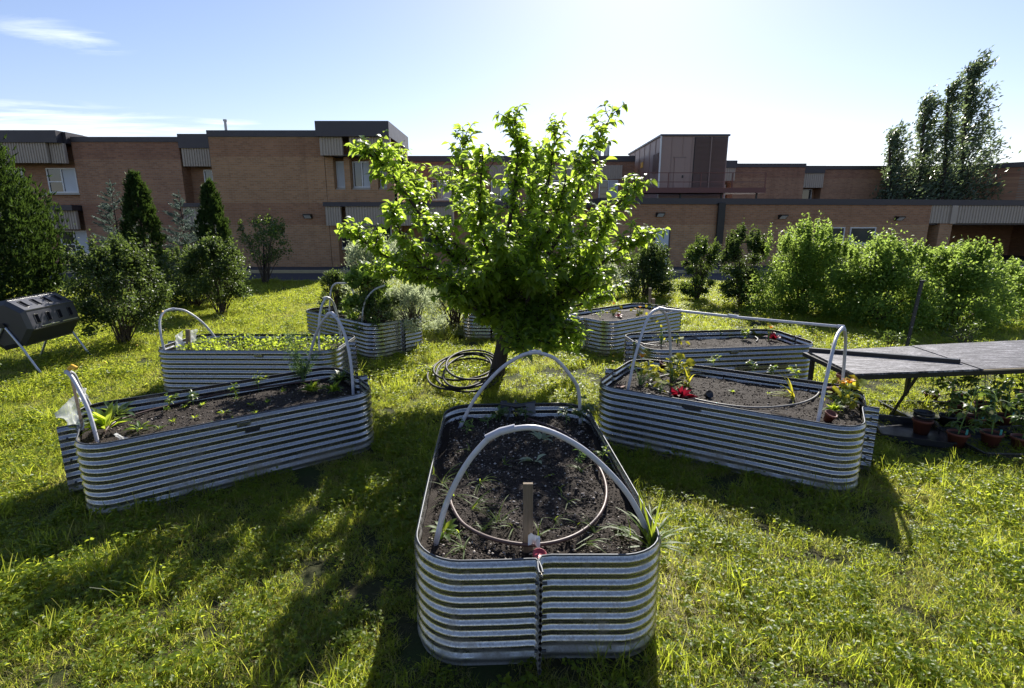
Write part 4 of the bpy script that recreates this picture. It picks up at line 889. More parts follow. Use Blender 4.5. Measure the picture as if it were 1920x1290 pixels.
sprig('low bushy seedling inside the far rim of the nearest bed', at(985, 785, z=.47), .10, 40, .055, .022, 'mid_leaf')
sprig('dark leafy plant in the far left part of the nearest bed', at(935, 785, z=.47), .10, 34, .08, .028, 'mid_leaf')
sprig('leafy green weed climbing the far right corner of the nearest bed', at(1092, 792, z=.47), .22, 90, .055, .026, 'mid_leaf', branches=6, spread=.5)
sprig('small reddish-stemmed seedling by the far right corner of the nearest bed', at(1062, 792, z=.47), .14, 30, .05, .02, 'mid_leaf')
sprig('weed tip leaning on the right wall of the nearest bed', at(1130, 860, z=.50), .09, 16, .045, .02, 'weed')
# left foreground bed
rosette('large yellow-green dandelion rosette at the left end of the left foreground bed', at(200, 805, z=.46), 22, .22, .065, 'weed', el=(.35, 1.2))
rosette('second dark leafy rosette behind the dandelion in the left foreground bed', at(222, 782, z=.46), 14, .20, .06, 'mid_leaf', el=(.2, .9))
rosette('flat pale green weed on the soil right of the dandelion', at(262, 805, z=.455), 18, .12, .03, 'weed', el=(.05, .5))
GB = 'small seedlings dotted over the left foreground bed'
for px, py in ((310, 770), (325, 792), (345, 765), (380, 760), (420, 775), (470, 760), (445, 748), (500, 755), (480, 775), (365, 785), (300, 805), (400, 800), (530, 735), (435, 790)):
    rosette('tiny green seedling dotted over the soil of the left foreground bed', at(px, py, z=.45), 8, .055, .02, 'weed', 'seedling', 'seedling', GB, el=(.2, 1.0))
sprig('upright leafy seedling by the hose in the left foreground bed', at(318, 768, z=.45), .16, 34, .05, .024, 'weed'); sprig('sprawling seedling against the far wall of the left foreground bed', at(362, 757, z=.45), .12, 34, .06, .022, 'mid_leaf')
sprig('yellow-green seedling at the centre of the left foreground bed', at(442, 745, z=.45), .14, 34, .05, .022, 'weed'); sprig('thin grassy seedling right of the centre of the left foreground bed', at(485, 730, z=.45), .18, 30, .07, .012, 'weed')
rosette('leafy weed in front of the dill in the left foreground bed', at(585, 735, z=.45), 40, .13, .035, 'weed', el=(.3, 1.2)); rosette('weed cluster nearer the right end wall of the left foreground bed', at(625, 735, z=.45), 36, .12, .035, 'weed', el=(.3, 1.2)); rosette('shaded leaf cluster at the right end of the left foreground bed', at(640, 715, z=.46), 40, .14, .04, 'mid_leaf', el=(.2, 1.1))
def dillplant(label, p, h, n, group=None):
    t = thing('dill_plant', label, 'herb', p, 0, group); q = MB(); P = []; D = []; hh = []
    for s in range(n):
        a = rng.uniform(0, 2*PI); l = rng.uniform(.5, 1)*h; top = V3((math.cos(a)*l*.42, math.sin(a)*l*.42, l)); q.tube(spline([V3((0, 0, -.02)), top*.5+V3((0, 0, .03)), top], 4), .0025, 5, r1=.001)
        for k in range(14):
            f = rng.uniform(.25, 1); b0 = top*f; a2 = rng.uniform(0, 2*PI); e = V3((math.cos(a2), math.sin(a2), rng.uniform(-.1, .6))).normalized()*rng.uniform(.05, .11)
            for j in range(12):
                ff = rng.uniform(.1, 1); P.append(b0+e*ff); dd = e.normalized()+V3(rng.normal(0, .7, 3)); D.append(dd)
    q.build('stems', X['stem'], t); n_ = len(P); cput('fronds', [cloud(np.array(P), np.array(D), rdir(n_), rng.uniform(.018, .035, n_), .0022, 'leaf4')], 'dill', t); return t
dillplant('feathery dill plant spilling over the back wall of the left foreground bed', at(570, 715, z=.45)+V3((.0, .0, 0)), .42, 13)
dillplant('tall thin dill stalks rising behind the dill clump', at(560, 690, z=.46), .75, 4)
# leafy left bed
def leafbed(label, key, n, u0, u1, v0, v1, z, hh, m, ln, wd, name='ground_cover', parts_extra=None):
    cxk, cyk, an_, Lb, Wb = BEDS[key]; u = rng.uniform(u0, u1, n); v = rng.uniform(v0, v1, n)
    hn = np.array([max(0, .5+.9*noise.noise(V3((a*3.3, b*3.3, 5)))) for a, b in zip(u, v)])
    P = np.stack([cxk+u*math.cos(an_)-v*math.sin(an_), cyk+u*math.sin(an_)+v*math.cos(an_), z+rng.random(n)*hh*hn], 1)
    D = rdir(n, .3, .6); ob = cput(name, [cloud(P, D, rdir(n, 1.5), rng.uniform(.6, 1.2, n)*ln, rng.uniform(.7, 1.1, n)*wd, 'leaf8')], m, None, (cxk, cyk, z), 'stuff'); ob.location = (cxk, cyk, z)
    ob['label'] = label; ob['category'] = 'ground cover'; return ob
leafbed('low mat of small green leaves filling the leafy left bed', '3', 2300, -1.0, 1.05, -.44, .42, .46, .19, 'weed', .05, .026)
for k, (px, py) in enumerate(((415, 648), (470, 645), (540, 648), (575, 640))):
    sprig('small upright weed, %s from the left, above the leaf mat of the leafy left bed' % ('first', 'second', 'third', 'fourth')[k], at(px, py, z=.48), .15, 44, .05, .024, 'weed', 'weed_plant', 'weed', 'upright weeds in the leafy left bed')
rosette('light green lettuce-like leaves at the right end of the leafy left bed', at(600, 642, z=.5), 16, .14, .06, 'weed', el=(.5, 1.3))
# right middle bed
squash('squash plant with one big yellow-green leaf at the left of the right middle bed', at(1270, 645, z=.46), .12, [(.03, -.05, .9, 1.9), (-.06, 0, .7, .8), (-.02, .03, 1.2, .7)])
squash('thin yellowed squash stems reaching up at the left end of the right middle bed', at(1240, 645, z=.46), .36, [(-.05, 0, .9, .8), (.02, 0, .6, .7), (-.03, 0, .4, .6), (.05, 0, .25, .7), (-.01, 0, .75, .6)])
squash('small squash with one yellow leaf held high in the right middle bed', at(1440, 640, z=.46), .34, [(0, 0, 1, 1.0), (-.03, 0, .55, .6)], [(.02, 0, .55, 1.1)])
rosette('dark red lettuce at the right end of the right middle bed', at(1452, 638, z=.46), 20, .13, .06, 'redleaf', 'red_lettuce', 'lettuce', el=(.4, 1.2))
sprig('green leafy plant right of centre in the right middle bed', at(1400, 636, z=.46), .14, 40, .07, .034, 'weed'); sprig('thin seedling in the middle of the right middle bed', at(1352, 632, z=.46), .18, 18, .05, .014, 'weed'); rosette('low squash leaves lying along the far wall of the right middle bed', at(1420, 628, z=.47), 14, .12, .07, 'squash', el=(.1, .6))
# back right bed
squash('tall orange-tipped squash in the back right bed', at(1150, 592, z=.49), .24, [(-.05, 0, .9, 1.1), (.05, .05, 1.0, 1.0), (.09, -.05, .7, 1.0), (-.1, 0, .5, 1), (.0, -.06, .5, 1.5)], [(.0, 0, .85, .9)])
squash('yellowing squash at the right of the back right bed', at(1197, 592, z=.49), .16, [(-.05, 0, .9, 1.2), (.06, 0, .8, 1.0), (.0, -.06, .5, 1.2), (.1, 0, .5, 1)], [(.02, 0, .9, .9), (-.06, 0, .7, .7)])
rosette('dark red leaves in the middle of the back right bed', at(1158, 594, z=.49), 12, .10, .05, 'redleaf', 'red_lettuce', 'lettuce'); sprig('small green seedling at the left of the back right bed', at(1125, 597, z=.49), .14, 20, .06, .03, 'weed')
squash('small yellow squash by the far rim of the back right bed', at(1217, 580, z=.49), .14, [(0, 0, .9, 1), (.05, 0, .6, .8)])
# right foreground bed
squash('orange-flowered squash beside the left pipe leg of the right foreground bed', at(1200, 722, z=.47), .30, [(-.09, 0, .72, 1.4), (.06, 0, .5, .9), (-.03, 0, .45, .8), (.10, .02, .62, .9), (.14, -.02, .35, .8), (.02, -.03, .6, .7)], [(-.0, -.02, .98, 1.15)])
squash('squash with green and yellow leaves behind the red lettuce', at(1262, 715, z=.47), .30, [(.0, 0, .95, 1.1), (.07, 0, 1.0, 1.3), (.12, 0, .75, 1.5), (-.06, 0, .7, 1.2), (-.10, -.03, .45, 1.0), (.03, -.05, .4, 1.2), (-.03, 0, .9, .9), (.10, -.05, .35, 1.0)], m='squash')
squash('drooping yellow squash leaves left of the red lettuce', at(1238, 735, z=.47), .16, [(.0, -.03, .6, 1.4), (-.05, 0, .9, 1.0), (.06, 0, .7, .9)])
t = thing('red_lettuce', 'bright crimson lettuce near the front wall of the right foreground bed', 'lettuce', at(1276, 745, z=.47)); 
a = rng.uniform(0, 2*PI, 26); e = rng.uniform(.3, 1.35, 26); D = np.stack([np.cos(a)*np.cos(e), np.sin(a)*np.cos(e), np.sin(e)], 1)
cput('leaves', [cloud(D*.03*np.array([1, 1, .5]), D, rdir(26, 1.2), rng.uniform(.07, .14, 26), rng.uniform(.04, .06, 26), 'leaf8')], 'redleaf', t)
q = MB(); [q.tube([(0, 0, -.01), tuple(D[i]*.06)], .003, 5) for i in range(0, 26, 3)]; q.build('stems', X['redleaf'], t)
grass_tuft('yellow-green leek-like plant right of the red lettuce', at(1290, 725, z=.47), 20, .24, .9, m='squash', wd=.018, name='leek_plant', cat='plant', curl=.9)
grass_tuft('pale yellow strap-leaved plant right of the middle of the right foreground bed', at(1487, 745, z=.47), 20, .26, .9, m='squash', wd=.018, name='leek_plant', cat='plant', curl=.9)
squash('big squash with orange flowers at the right end of the right foreground bed', at(1580, 760, z=.47), .30, [(.0, -.02, .98, 1.5), (-.06, 0, .8, 1.3), (.09, 0, .75, 1.3), (.12, -.03, .5, 1.2), (-.12, 0, .55, .9), (-.17, 0, .45, .8), (.05, -.06, .35, 1.2), (-.05, -.06, .3, 1.2), (.02, 0, .2, 1.2)], [(.01, -.03, .72, 1.3), (-.03, 0, .66, 1.1)])
rosette('fresh green leaves under the orange flowers of the right foreground bed', at(1563, 772, z=.47), 40, .10, .035, 'weed', el=(.3, 1.3))
sprig('green weed against the back wall in the middle of the right foreground bed', at(1410, 700, z=.48), .14, 44, .05, .024, 'mid_leaf'); sprig('second green weed by the back wall of the right foreground bed', at(1445, 706, z=.48), .12, 40, .05, .024, 'mid_leaf'); sprig('thin tomato-like seedling behind the back wall hose', at(1338, 690, z=.48), .16, 26, .06, .02, 'weed')
sprig('green and yellow weed leaning over the back rim near the right pipe legs', at(1490, 718, z=.48), .16, 44, .07, .02, 'weed'); rosette('tiny sprout in the middle of the right foreground bed', at(1375, 735, z=.475), 9, .05, .018, 'weed', 'seedling', 'seedling'); rosette('faint sprout right of the middle sprout in the right foreground bed', at(1440, 738, z=.475), 7, .05, .016, 'weed', 'seedling', 'seedling')
smallpot('dark empty pot lying on the soil right of the red lettuce', at(1324, 742, z=.475), 'black', .06, .035, .9)
sprig('leafy yellow-green squash shoots crowding the left corner of the right foreground bed', at(1215, 715, z=.47), .22, 44, .075, .05, 'squash', 'squash_plant', 'plant', branches=5, spread=.55)
sprig('leafy yellow-green squash shoots behind the red lettuce', at(1268, 712, z=.47), .26, 52, .075, .05, 'squash', 'squash_plant', 'plant', branches=6, spread=.5)
sprig('leafy yellow squash shoots round the orange flowers at the right end', at(1585, 755, z=.47), .25, 56, .075, .048, 'squash', 'squash_plant', 'plant', branches=6, spread=.5)
# bed behind the tree
rosette('dusty red flowers showing between the tree leaves in the bed behind the tree', at(880, 575, z=.5), 60, .30, .05, 'pinkfl', 'red_flowers', 'flowers', el=(.5, 1.4))

# ================================================================== FRUIT TREE
def rot_about(v, ax_, a): return Matrix.Rotation(a, 3, ax_) @ v
TRB = pl(930, 712, 7.03); TRB.z = 0
TR = thing('fruit_tree', 'fruit tree with drooping glossy green leaves standing at the centre of the beds', 'tree', TRB); o = TR.location
rt = random.Random(21)
trunk = [V3((TRB.x, TRB.y, -.03)), pl(934, 690, 7.03), pl(944, 640, 7.03), pl(950, 600, 7.0)]
m = MB(o); m.tube(spline(trunk, 6), [.115*(1-.35*i/18)+(.05 if i < 2 else 0) for i in range(19)], 12); m.build('trunk', X['bark'], TR)
fork = trunk[-1]
LIMBS = [ # pixel path, depth offsets at the tip
 ([(950, 605), (905, 575), (850, 545), (780, 510), (715, 475), (655, 435)], -.25), ([(950, 600), (890, 520), (826, 455), (760, 362), (715, 305), (690, 290)], -.35),
 ([(945, 620), (890, 560), (830, 530), (760, 515), (705, 505)], .5), ([(955, 590), (915, 500), (885, 420), (868, 340), (868, 262)], .35), ([(958, 580), (950, 480), (960, 380), (970, 300), (966, 232)], -.2),
 ([(960, 590), (990, 500), (1015, 420), (1030, 330), (1042, 245)], .3), ([(962, 590), (1020, 490), (1065, 410), (1100, 310), (1143, 222)], -.3), ([(965, 600), (1030, 520), (1090, 460), (1145, 395), (1195, 345)], .3),
 ([(965, 605), (1040, 560), (1100, 515), (1160, 470), (1212, 440)], -.3), ([(955, 640), (1010, 605), (1060, 580), (1110, 565), (1150, 548)], .3), ([(950, 600), (870, 480), (800, 400), (765, 345), (752, 290)], .6),
 ([(955, 600), (930, 520), (905, 440), (900, 380), (905, 300)], -1.2), ([(958, 600), (985, 530), (1010, 470), (1040, 410), (1060, 340)], -1.2), ([(952, 610), (880, 560), (820, 520), (770, 470), (735, 400)], -1.0), ([(960, 610), (1020, 570), (1075, 520), (1110, 470), (1140, 410)], -1.0),
 ([(955, 600), (930, 520), (900, 430), (870, 380), (830, 330)], 1.3), ([(958, 600), (1000, 520), (1030, 440), (1080, 380), (1110, 330)], 1.3), ([(955, 590), (960, 500), (985, 420), (1000, 340), (1005, 290)], 1.0), ([(955, 640), (960, 600), (1000, 590), (1040, 600), (1060, 620)], -.7), ([(950, 620), (905, 570), (870, 545), (840, 540)], -.8), ([(955, 610), (940, 560), (925, 530), (900, 520)], -1.1), ([(955, 610), (985, 570), (1000, 540), (1020, 520)], -1.1), ([(955, 640), (975, 620), (1000, 625), (1015, 640)], -.3), ([(960, 650), (1000, 620), (1040, 610), (1070, 640)], .2), ([(950, 610), (900, 590), (880, 560), (850, 560)], -.9), ([(955, 590), (985, 595), (1008, 615), (1022, 645)], -.9), ([(955, 590), (962, 600), (972, 625), (978, 650)], -1.1), ([(960, 620), (1010, 590), (1040, 600), (1065, 640)], -.5), ([(955, 600), (950, 540), (945, 490), (940, 450)], -1.4), ([(960, 600), (1040, 580), (1090, 550), (1120, 520)], -.9)]
LP = []; LD = []; LN = []; LT = []
def add_leaves(path, dens, l0):
    """leaves along a twig: drooping, alternate"""
    for i in range(len(path)-1):
        a, b = path[i], path[i+1]; seg = (b-a); ln = seg.length; n = ln*dens; n = int(n)+(1 if rt.random() < n-int(n) else 0)
        for k in range(n):
            p = a.lerp(b, rt.random()); ang = rt.uniform(0, 2*PI); out = V3((math.cos(ang), math.sin(ang), 0))
            d = seg.normalized()*rt.uniform(.1, .9)+out+V3((0, 0, rt.uniform(-1.1, .3))); LP.append(tuple(p)); LD.append(tuple(d)); LN.append((rt.gauss(0, .45), rt.gauss(0, .45), 1)); LT.append(l0*rt.uniform(.6, 1.15))
bm2 = MB(o)
def twig(p, d, ln, r, lvl):
    n = 5; path = [p]; dd = d.normalized()
    for i in range(n):
        dd = (dd+V3((rt.gauss(0, .16), rt.gauss(0, .16), rt.gauss(.05, .12)))).normalized(); path.append(path[-1]+dd*ln/n)
    bm2.tube(path, r, 5, False, r1=r*.35)
    add_leaves(path[1:], 42 if ln < .3 else 34, .135)
    if lvl > 0:
        for k in range(rt.choice((1, 2, 2, 3))):
            j = rt.randint(1, n-1); a = rt.uniform(0, 2*PI); e = dd*.6+V3((math.cos(a), math.sin(a), rt.uniform(-.1, .6)))*.8
            twig(path[j], e, ln*rt.uniform(.45, .7), r*.6, lvl-1)
for li, (pp, dy) in enumerate(LIMBS):
    n = len(pp); path = spline([pl(x, y, 7.0+dy*(i/(n-1))) for i, (x, y) in enumerate(pp)], 5); nn = len(path)
    m = MB(o); m.tube(path, [.036*(1-.85*i/(nn-1)) for i in range(nn)], 8); m.build('limb', X['bark'], TR)
    for i in range(2, nn):
        f = i/(nn-1); d = path[min(i+1, nn-1)]-path[i-1]; k = (2 if rt.random() < .5 else 1)
        if pp[0][1] > 620: k = k if rt.random() < .6 else 0
        for _ in range(k):
            a = rt.uniform(0, 2*PI); e = d.normalized()*rt.uniform(.3, .9)+V3((math.cos(a), math.sin(a), rt.uniform(-.15, .7)))*.8
            twig(path[i], e, rt.uniform(.22, .42)*(1.15-.45*f), .008, 1 if f < .85 else 0)
            if f > .55: twig(path[i], V3((math.cos(a+2), math.sin(a+2), .4)), rt.uniform(.14, .26), .006, 0)
    add_leaves(path[nn//3:], 52, .14)
    twig(path[-1], path[-1]-path[-3], .16, .006, 0)
bm2.build('twigs', X['bark'], TR)['kind'] = 'stuff'
LP = np.array(LP); LD = np.array(LD); LN = np.array(LN); LT = np.array(LT)
keep = (LP[:, 2] > .42) & ~((LP[:, 2] < .95) & (LP[:, 0] < -.42)); LP, LD, LN, LT = LP[keep], LD[keep], LN[keep], LT[keep]
print('plum leaves', len(LP))
dist = np.linalg.norm(LP-np.array((0, 0, CAMH)), axis=1)-LT*14; idx = np.argsort(dist); near = idx[:300]; rest = idx[300:]
cput('foliage', [cloud(LP[rest], LD[rest], LN[rest], LT[rest], LT[rest]*.46, 'leaf8')], 'plum', TR, o, 'stuff', True)
lms = []
for v in range(8):
    V, F, Tn = cloud([(0, 0, 0)], [(1, 0, 0)], [(0, 0, 1)], 1.0, .46, 'leaf8', np.array([v/8])); me = mesh_np('leaf', V, F, True, Tn); me.materials.append(X['plum']); lms.append(me)
for k, i in enumerate(near):
    lo = link(bpy.data.objects.new('leaf', lms[k % 8])); lo.parent = TR
    d = V3(LD[i]).normalized(); s = V3(LN[i]).cross(d).normalized(); n_ = d.cross(s)
    Mx = Matrix((( d.x, s.x, n_.x), (d.y, s.y, n_.y), (d.z, s.z, n_.z))).to_4x4(); lo.matrix_local = Matrix.Translation(V3(LP[i])-TR.location) @ Mx @ Matrix.Scale(LT[i], 4)

# ================================================================== SHRUBS AND TREES
def shrub(name, label, cat, base, w_, h_, n, ln, wd, m, stems=7, seed=0, low=.12, tmpl='leaf4', flat=1.0, depth=None, clump=.5, shape='vase', group=None, shoots=20, lean=0, up=.3):
    """clumps of leaves round the ends of many stems; uneven outline with shoots"""
    n = int(n*(1.7 if ln < .075 and n > 3000 else 1.2)); ln *= 1.22; wd *= 1.3
    r_ = np.random.default_rng(seed+100); rn = random.Random(seed); t = thing(name, label, cat, base, 0, group); q = MB(); C = []; dp = depth or w_
    nc = max(14, int(clump*60)); parts = []
    ends = []
    for k in range(nc):
        a = rn.uniform(0, 2*PI); rad = math.sqrt(rn.random()); zf = rn.random()
        if shape == 'vase': prof = .42+.58*math.sin(PI*min(1, .12+zf*.78))
        elif shape == 'col': prof = .55+.45*math.sin(PI*(.1+zf*.75)) if zf < .75 else .8*(1-zf)/.25+.25
        else: prof = math.sqrt(max(0, 1-(zf*.95)**2.4))
        x = math.cos(a)*rad*w_/2*prof; y = math.sin(a)*rad*dp/2*prof; z = h_*(low+(1-low)*zf*(1-.18*rad*rad))
        ends.append((V3((x+lean*zf, y, z)), .5+.6*rn.random()))
    for k in range(shoots):
        a = rn.uniform(0, 2*PI); rad = rn.uniform(.1, .8); ends.append((V3((math.cos(a)*rad*w_/2, math.sin(a)*rad*dp/2, h_*rn.uniform(.86, 1.06)*(1-.2*rad*rad))), .35))
    for i, (e, s) in enumerate(ends):
        a = rn.uniform(0, 2*PI); b = V3((math.cos(a)*w_*.05, math.sin(a)*w_*.05, 0))
        if i % max(1, len(ends)//(stems*3)) == 0:
            mid = b.lerp(e, .5)+V3((0, 0, h_*.06)); q.tube(spline([b-V3((0, 0, .03)), mid, e], 4), max(.006, w_*.010), 6, False, r1=.003)
    q.build('stems', X['twig'], t)
    wts = np.array([s for _, s in ends]); wts = wts/wts.sum(); ci = r_.choice(len(ends), n, p=wts); E_ = np.array([tuple(e) for e, _ in ends]); S_ = np.array([s for _, s in ends])
    sig = w_*.072*S_[ci][:, None]; P = E_[ci]+r_.normal(size=(n, 3))*sig*np.array([1, 1, .9])
    sh = ci >= nc; P[sh] = E_[ci[sh]]+r_.normal(size=(sh.sum(), 3))*np.array([.02, .02, .10])*np.array([1, 1, h_/1.7])
    P[:, 2] = np.maximum(P[:, 2], .04); D = r_.normal(size=(n, 3)); D[:, 2] += up; c = P*np.array([1, 1, 0]); D += .6*c/(w_*.5)
    Nn = r_.normal(size=(n, 3))*.7; Nn[:, 2] += 1
    tb = r_.random(len(ends)); tn = np.clip(.6*tb[ci]+.4*r_.random(n), 0, 1)
    cput('foliage', [cloud(P, D, Nn, r_.uniform(.6, 1.15, n)*ln, r_.uniform(.7, 1.1, n)*wd, tmpl, tn)], m, t, (0, 0, 0), None); return t
shrub('shrub', 'dark glossy multi-stemmed shrub right behind the compost tumbler', 'shrub', (-6.88, 9.25, 0), 1.5, 1.68, 9000, .055, .028, 'dark_leaf', seed=1, shoots=50, low=.16, clump=.9)
shrub('shrub', 'dark glossy shrub on a short dark trunk left of the small young tree', 'shrub', (-6.85, 12.45, 0), 1.55, 1.58, 8000, .06, .03, 'dark_leaf', seed=2, shoots=50, low=.28, clump=.9)
shrub('shrub', 'dark shrub filling the gap between the two glossy left shrubs', 'shrub', (-8.1, 13.5, 0), 1.6, 1.45, 4500, .06, .03, 'dark_leaf', seed=12, shoots=12, clump=.6)
shrub('shrub', 'leafy twig ends at the left edge in front of the compost tumbler', 'shrub', (-6.72, 6.4, 0), .62, .72, 420, .055, .026, 'weed', seed=3, shoots=6, clump=.25)
t_ = shrub('young_tree', 'small slender young tree in front of the left brick block', 'tree', (-8.75, 18.9, 0), 2.0, 2.2, 2400, .08, .042, 'mid_leaf', seed=4, shoots=14, low=.36, clump=.55, stems=4, lean=.15)
q = MB(); q.tube(spline([V3((0, 0, -.03)), V3((.03, 0, .6)), V3((.08, 0, 1.3))], 4), .045, 8, r1=.025); q.build('trunk', X['bark'], t_)
shrub('shrub', 'pale leafy shrub showing through the right branches of the fruit tree', 'shrub', (2.25, 15.6, 0), 1.6, 1.62, 5000, .07, .036, 'feather', seed=5, shoots=14, clump=.6)
shrub('shrub', 'dense dark round shrub right of the fruit tree in front of the grey door', 'shrub', (3.85, 15.3, 0), 1.6, 1.42, 7000, .065, .034, 'dark_leaf', seed=6, shoots=18, clump=1.0, low=.05, shape='dome')
shrub('shrub', 'small upright vase-shaped shrub standing alone in the gap of the shrub row', 'shrub', (5.12, 14.7, 0), 1.05, 1.55, 5500, .06, .032, 'mid_leaf', seed=7, shoots=22, clump=.6, shape='vase', low=.12, up=.9)
shrub('shrub', 'tall dark upright shrub left of the bright green mass', 'shrub', (5.85, 13.6, 0), 1.15, 1.78, 6500, .06, .034, 'dark_leaf', seed=8, shoots=24, clump=.7, up=.9)
shrub('shrub', 'large bright shrub with tall pointed shoots in front of the low wing windows', 'shrub', (6.95, 12.7, 0), 2.25, 1.9, 15000, .06, .034, 'bright_leaf', seed=9, shoots=44, clump=1.6, low=.04, shape='dome', up=.6)
shrub('shrub', 'bright yellow-green mounded shrub behind the steel post', 'shrub', (7.8, 11.3, 0), 2.25, 1.66, 15000, .06, .036, 'bright_leaf', seed=10, shoots=34, clump=1.5, low=.03, shape='dome')
shrub('shrub', 'wide low shrub at the right end of the row in front of the dark canopy', 'shrub', (9.35, 11.2, 0), 2.1, 1.55, 13000, .06, .036, 'bright_leaf', seed=11, shoots=30, clump=1.5, low=.03, shape='dome')
shrub('shrub', 'loose low greenery beyond the last shrub at the right edge', 'shrub', (11.6, 12.6, 0), 2.4, 1.1, 5000, .07, .04, 'bright_leaf', seed=13, shoots=14, clump=.8, low=.02, shape='dome')
shrub('shrub', 'spiky grey-green weed showing above the back edge of the plywood table', 'weed', (7.75, 8.9, 0), .7, .42, 260, .07, .014, 'mid_leaf', seed=14, shoots=8, clump=.3)
shrub('shrub', 'pair of dark low shoots between the shrubs and the table', 'weed', (5.9, 8.1, 0), .6, .45, 240, .06, .02, 'mid_leaf', seed=15, shoots=6, clump=.25)

def cedar(label, base, w_, h_, n, seed, ln=.16):
    r_ = np.random.default_rng(seed); t = thing('cedar_tree', label, 'conifer', base); q = MB(); q.tube([(0, 0, -.03), (0, 0, h_*.9)], .06, 8, r1=.01); q.build('trunk', X['bark'], t)
    # overlapping upright fans gathered in lobes
    n = int(n*1.5); nl = int(n/22); zf = r_.random(nl)**.9; a = r_.uniform(0, 2*PI, nl); prof = np.clip(.62+.6*zf, 0, 1)*np.clip((1-zf)*1.6, 0, 1)**.7; prof = prof*(1+.13*r_.normal(size=nl))
    C_ = np.stack([np.cos(a)*prof*w_/2, np.sin(a)*prof*w_/2, zf*h_*.97+.05], 1); ci = r_.integers(0, nl, n); P = C_[ci]*np.stack([r_.uniform(.72, 1.0, n)]*2+[np.ones(n)], 1)+r_.normal(size=(n, 3))*np.array([.05, .05, .10])*w_/1.5
    out = unit(C_[ci]*np.array([1, 1, 0])+1e-3); D = out*.55+np.array([0, 0, 1.0])+r_.normal(size=(n, 3))*.35; Nn = out+r_.normal(size=(n, 3))*.6; tn = np.clip(.55*r_.random(nl)[ci]+.5*r_.random(n), 0, 1)
    parts = []
    for k, (sp, sc) in enumerate(((0, 1), (.5, .72), (-.5, .72), (.9, .5), (-.9, .5))):
        S = unit(np.cross(Nn, D)); D2 = unit(D)+S*sp; parts.append(cloud(P+unit(D)*ln*.12*k*.5, D2, Nn, ln*sc*r_.uniform(.6, 1.1, n), ln*.13, 'leaf4', tn))
    P[:, 2] = np.maximum(P[:, 2], .0); cput('foliage', parts, 'cedar', t, (0, 0, 0)); return t
cedar('huge dark cedar filling the left edge of the picture', (-12.75, 13.1, 0), 3.35, 4.15, 8500, 1, .20)
cedar('columnar cedar between the two blue spruces', (-10.25, 15.1, 0), 1.08, 3.38, 4200, 2, .15)
cedar('columnar cedar right of both blue spruces', (-8.25, 15.1, 0), .92, 3.18, 3600, 3, .15)
def spruce(label, base, w_, h_, seed):
    r_ = np.random.default_rng(seed); t = thing('spruce_tree', label, 'conifer', base); q = MB(); q.tube([(0, 0, -.03), (0, 0, h_)], .045, 8, r1=.006); P = []; D = []; Nn = []
    z = .15
    while z < h_*.97:
        f = 1-z/h_; nb = 5+int(6*f); rl = w_/2*f**.8+.05
        for k in range(nb):
            a = r_.uniform(0, 2*PI); l = rl*r_.uniform(.75, 1.1); b0 = V3((0, 0, z+r_.normal()*.02)); el = .25+.5*(1-f); e = b0+V3((math.cos(a)*l, math.sin(a)*l, l*el)); q.tube([b0, e], .006, 4, False)
            subs = [(b0, e)]
            for s in range(int(2+5*l)):
                g = r_.uniform(.3, .95); c = b0.lerp(e, g); a2 = a+r_.choice((-1, 1))*r_.uniform(.5, 1.0); l2 = l*.35*r_.uniform(.6, 1.1); subs.append((c, c+V3((math.cos(a2)*l2, math.sin(a2)*l2, l2*.3))))
            for c0, c1 in subs:
                dd = np.array(c1-c0); ll = np.linalg.norm(dd); nn_ = int(ll*170)+4
                for s in range(nn_): P.append(np.array(c0)+dd*(.25+.75*r_.random())); D.append(dd/ll*.8+r_.normal(size=3)*.75)
        z += .13+.05*r_.random()
    for s in range(60): P.append(np.array((0, 0, h_*(.93+.09*r_.random())))); D.append(np.array((0, 0, 1.2))+r_.normal(size=3)*.6)
    q.build('trunk', X['bark'], t); n = len(P); cput('needles', [cloud(np.array(P), np.array(D), rdir(n), r_.uniform(.03, .055, n), .010, 'leaf4')], 'spruce', t); return t
spruce('young blue spruce left of the middle cedar, its tip standing clear', (-11.35, 15.7, 0), 1.9, 3.2, 1)
spruce('young blue spruce right of the middle cedar', (-9.45, 15.7, 0), 1.8, 2.95, 2)
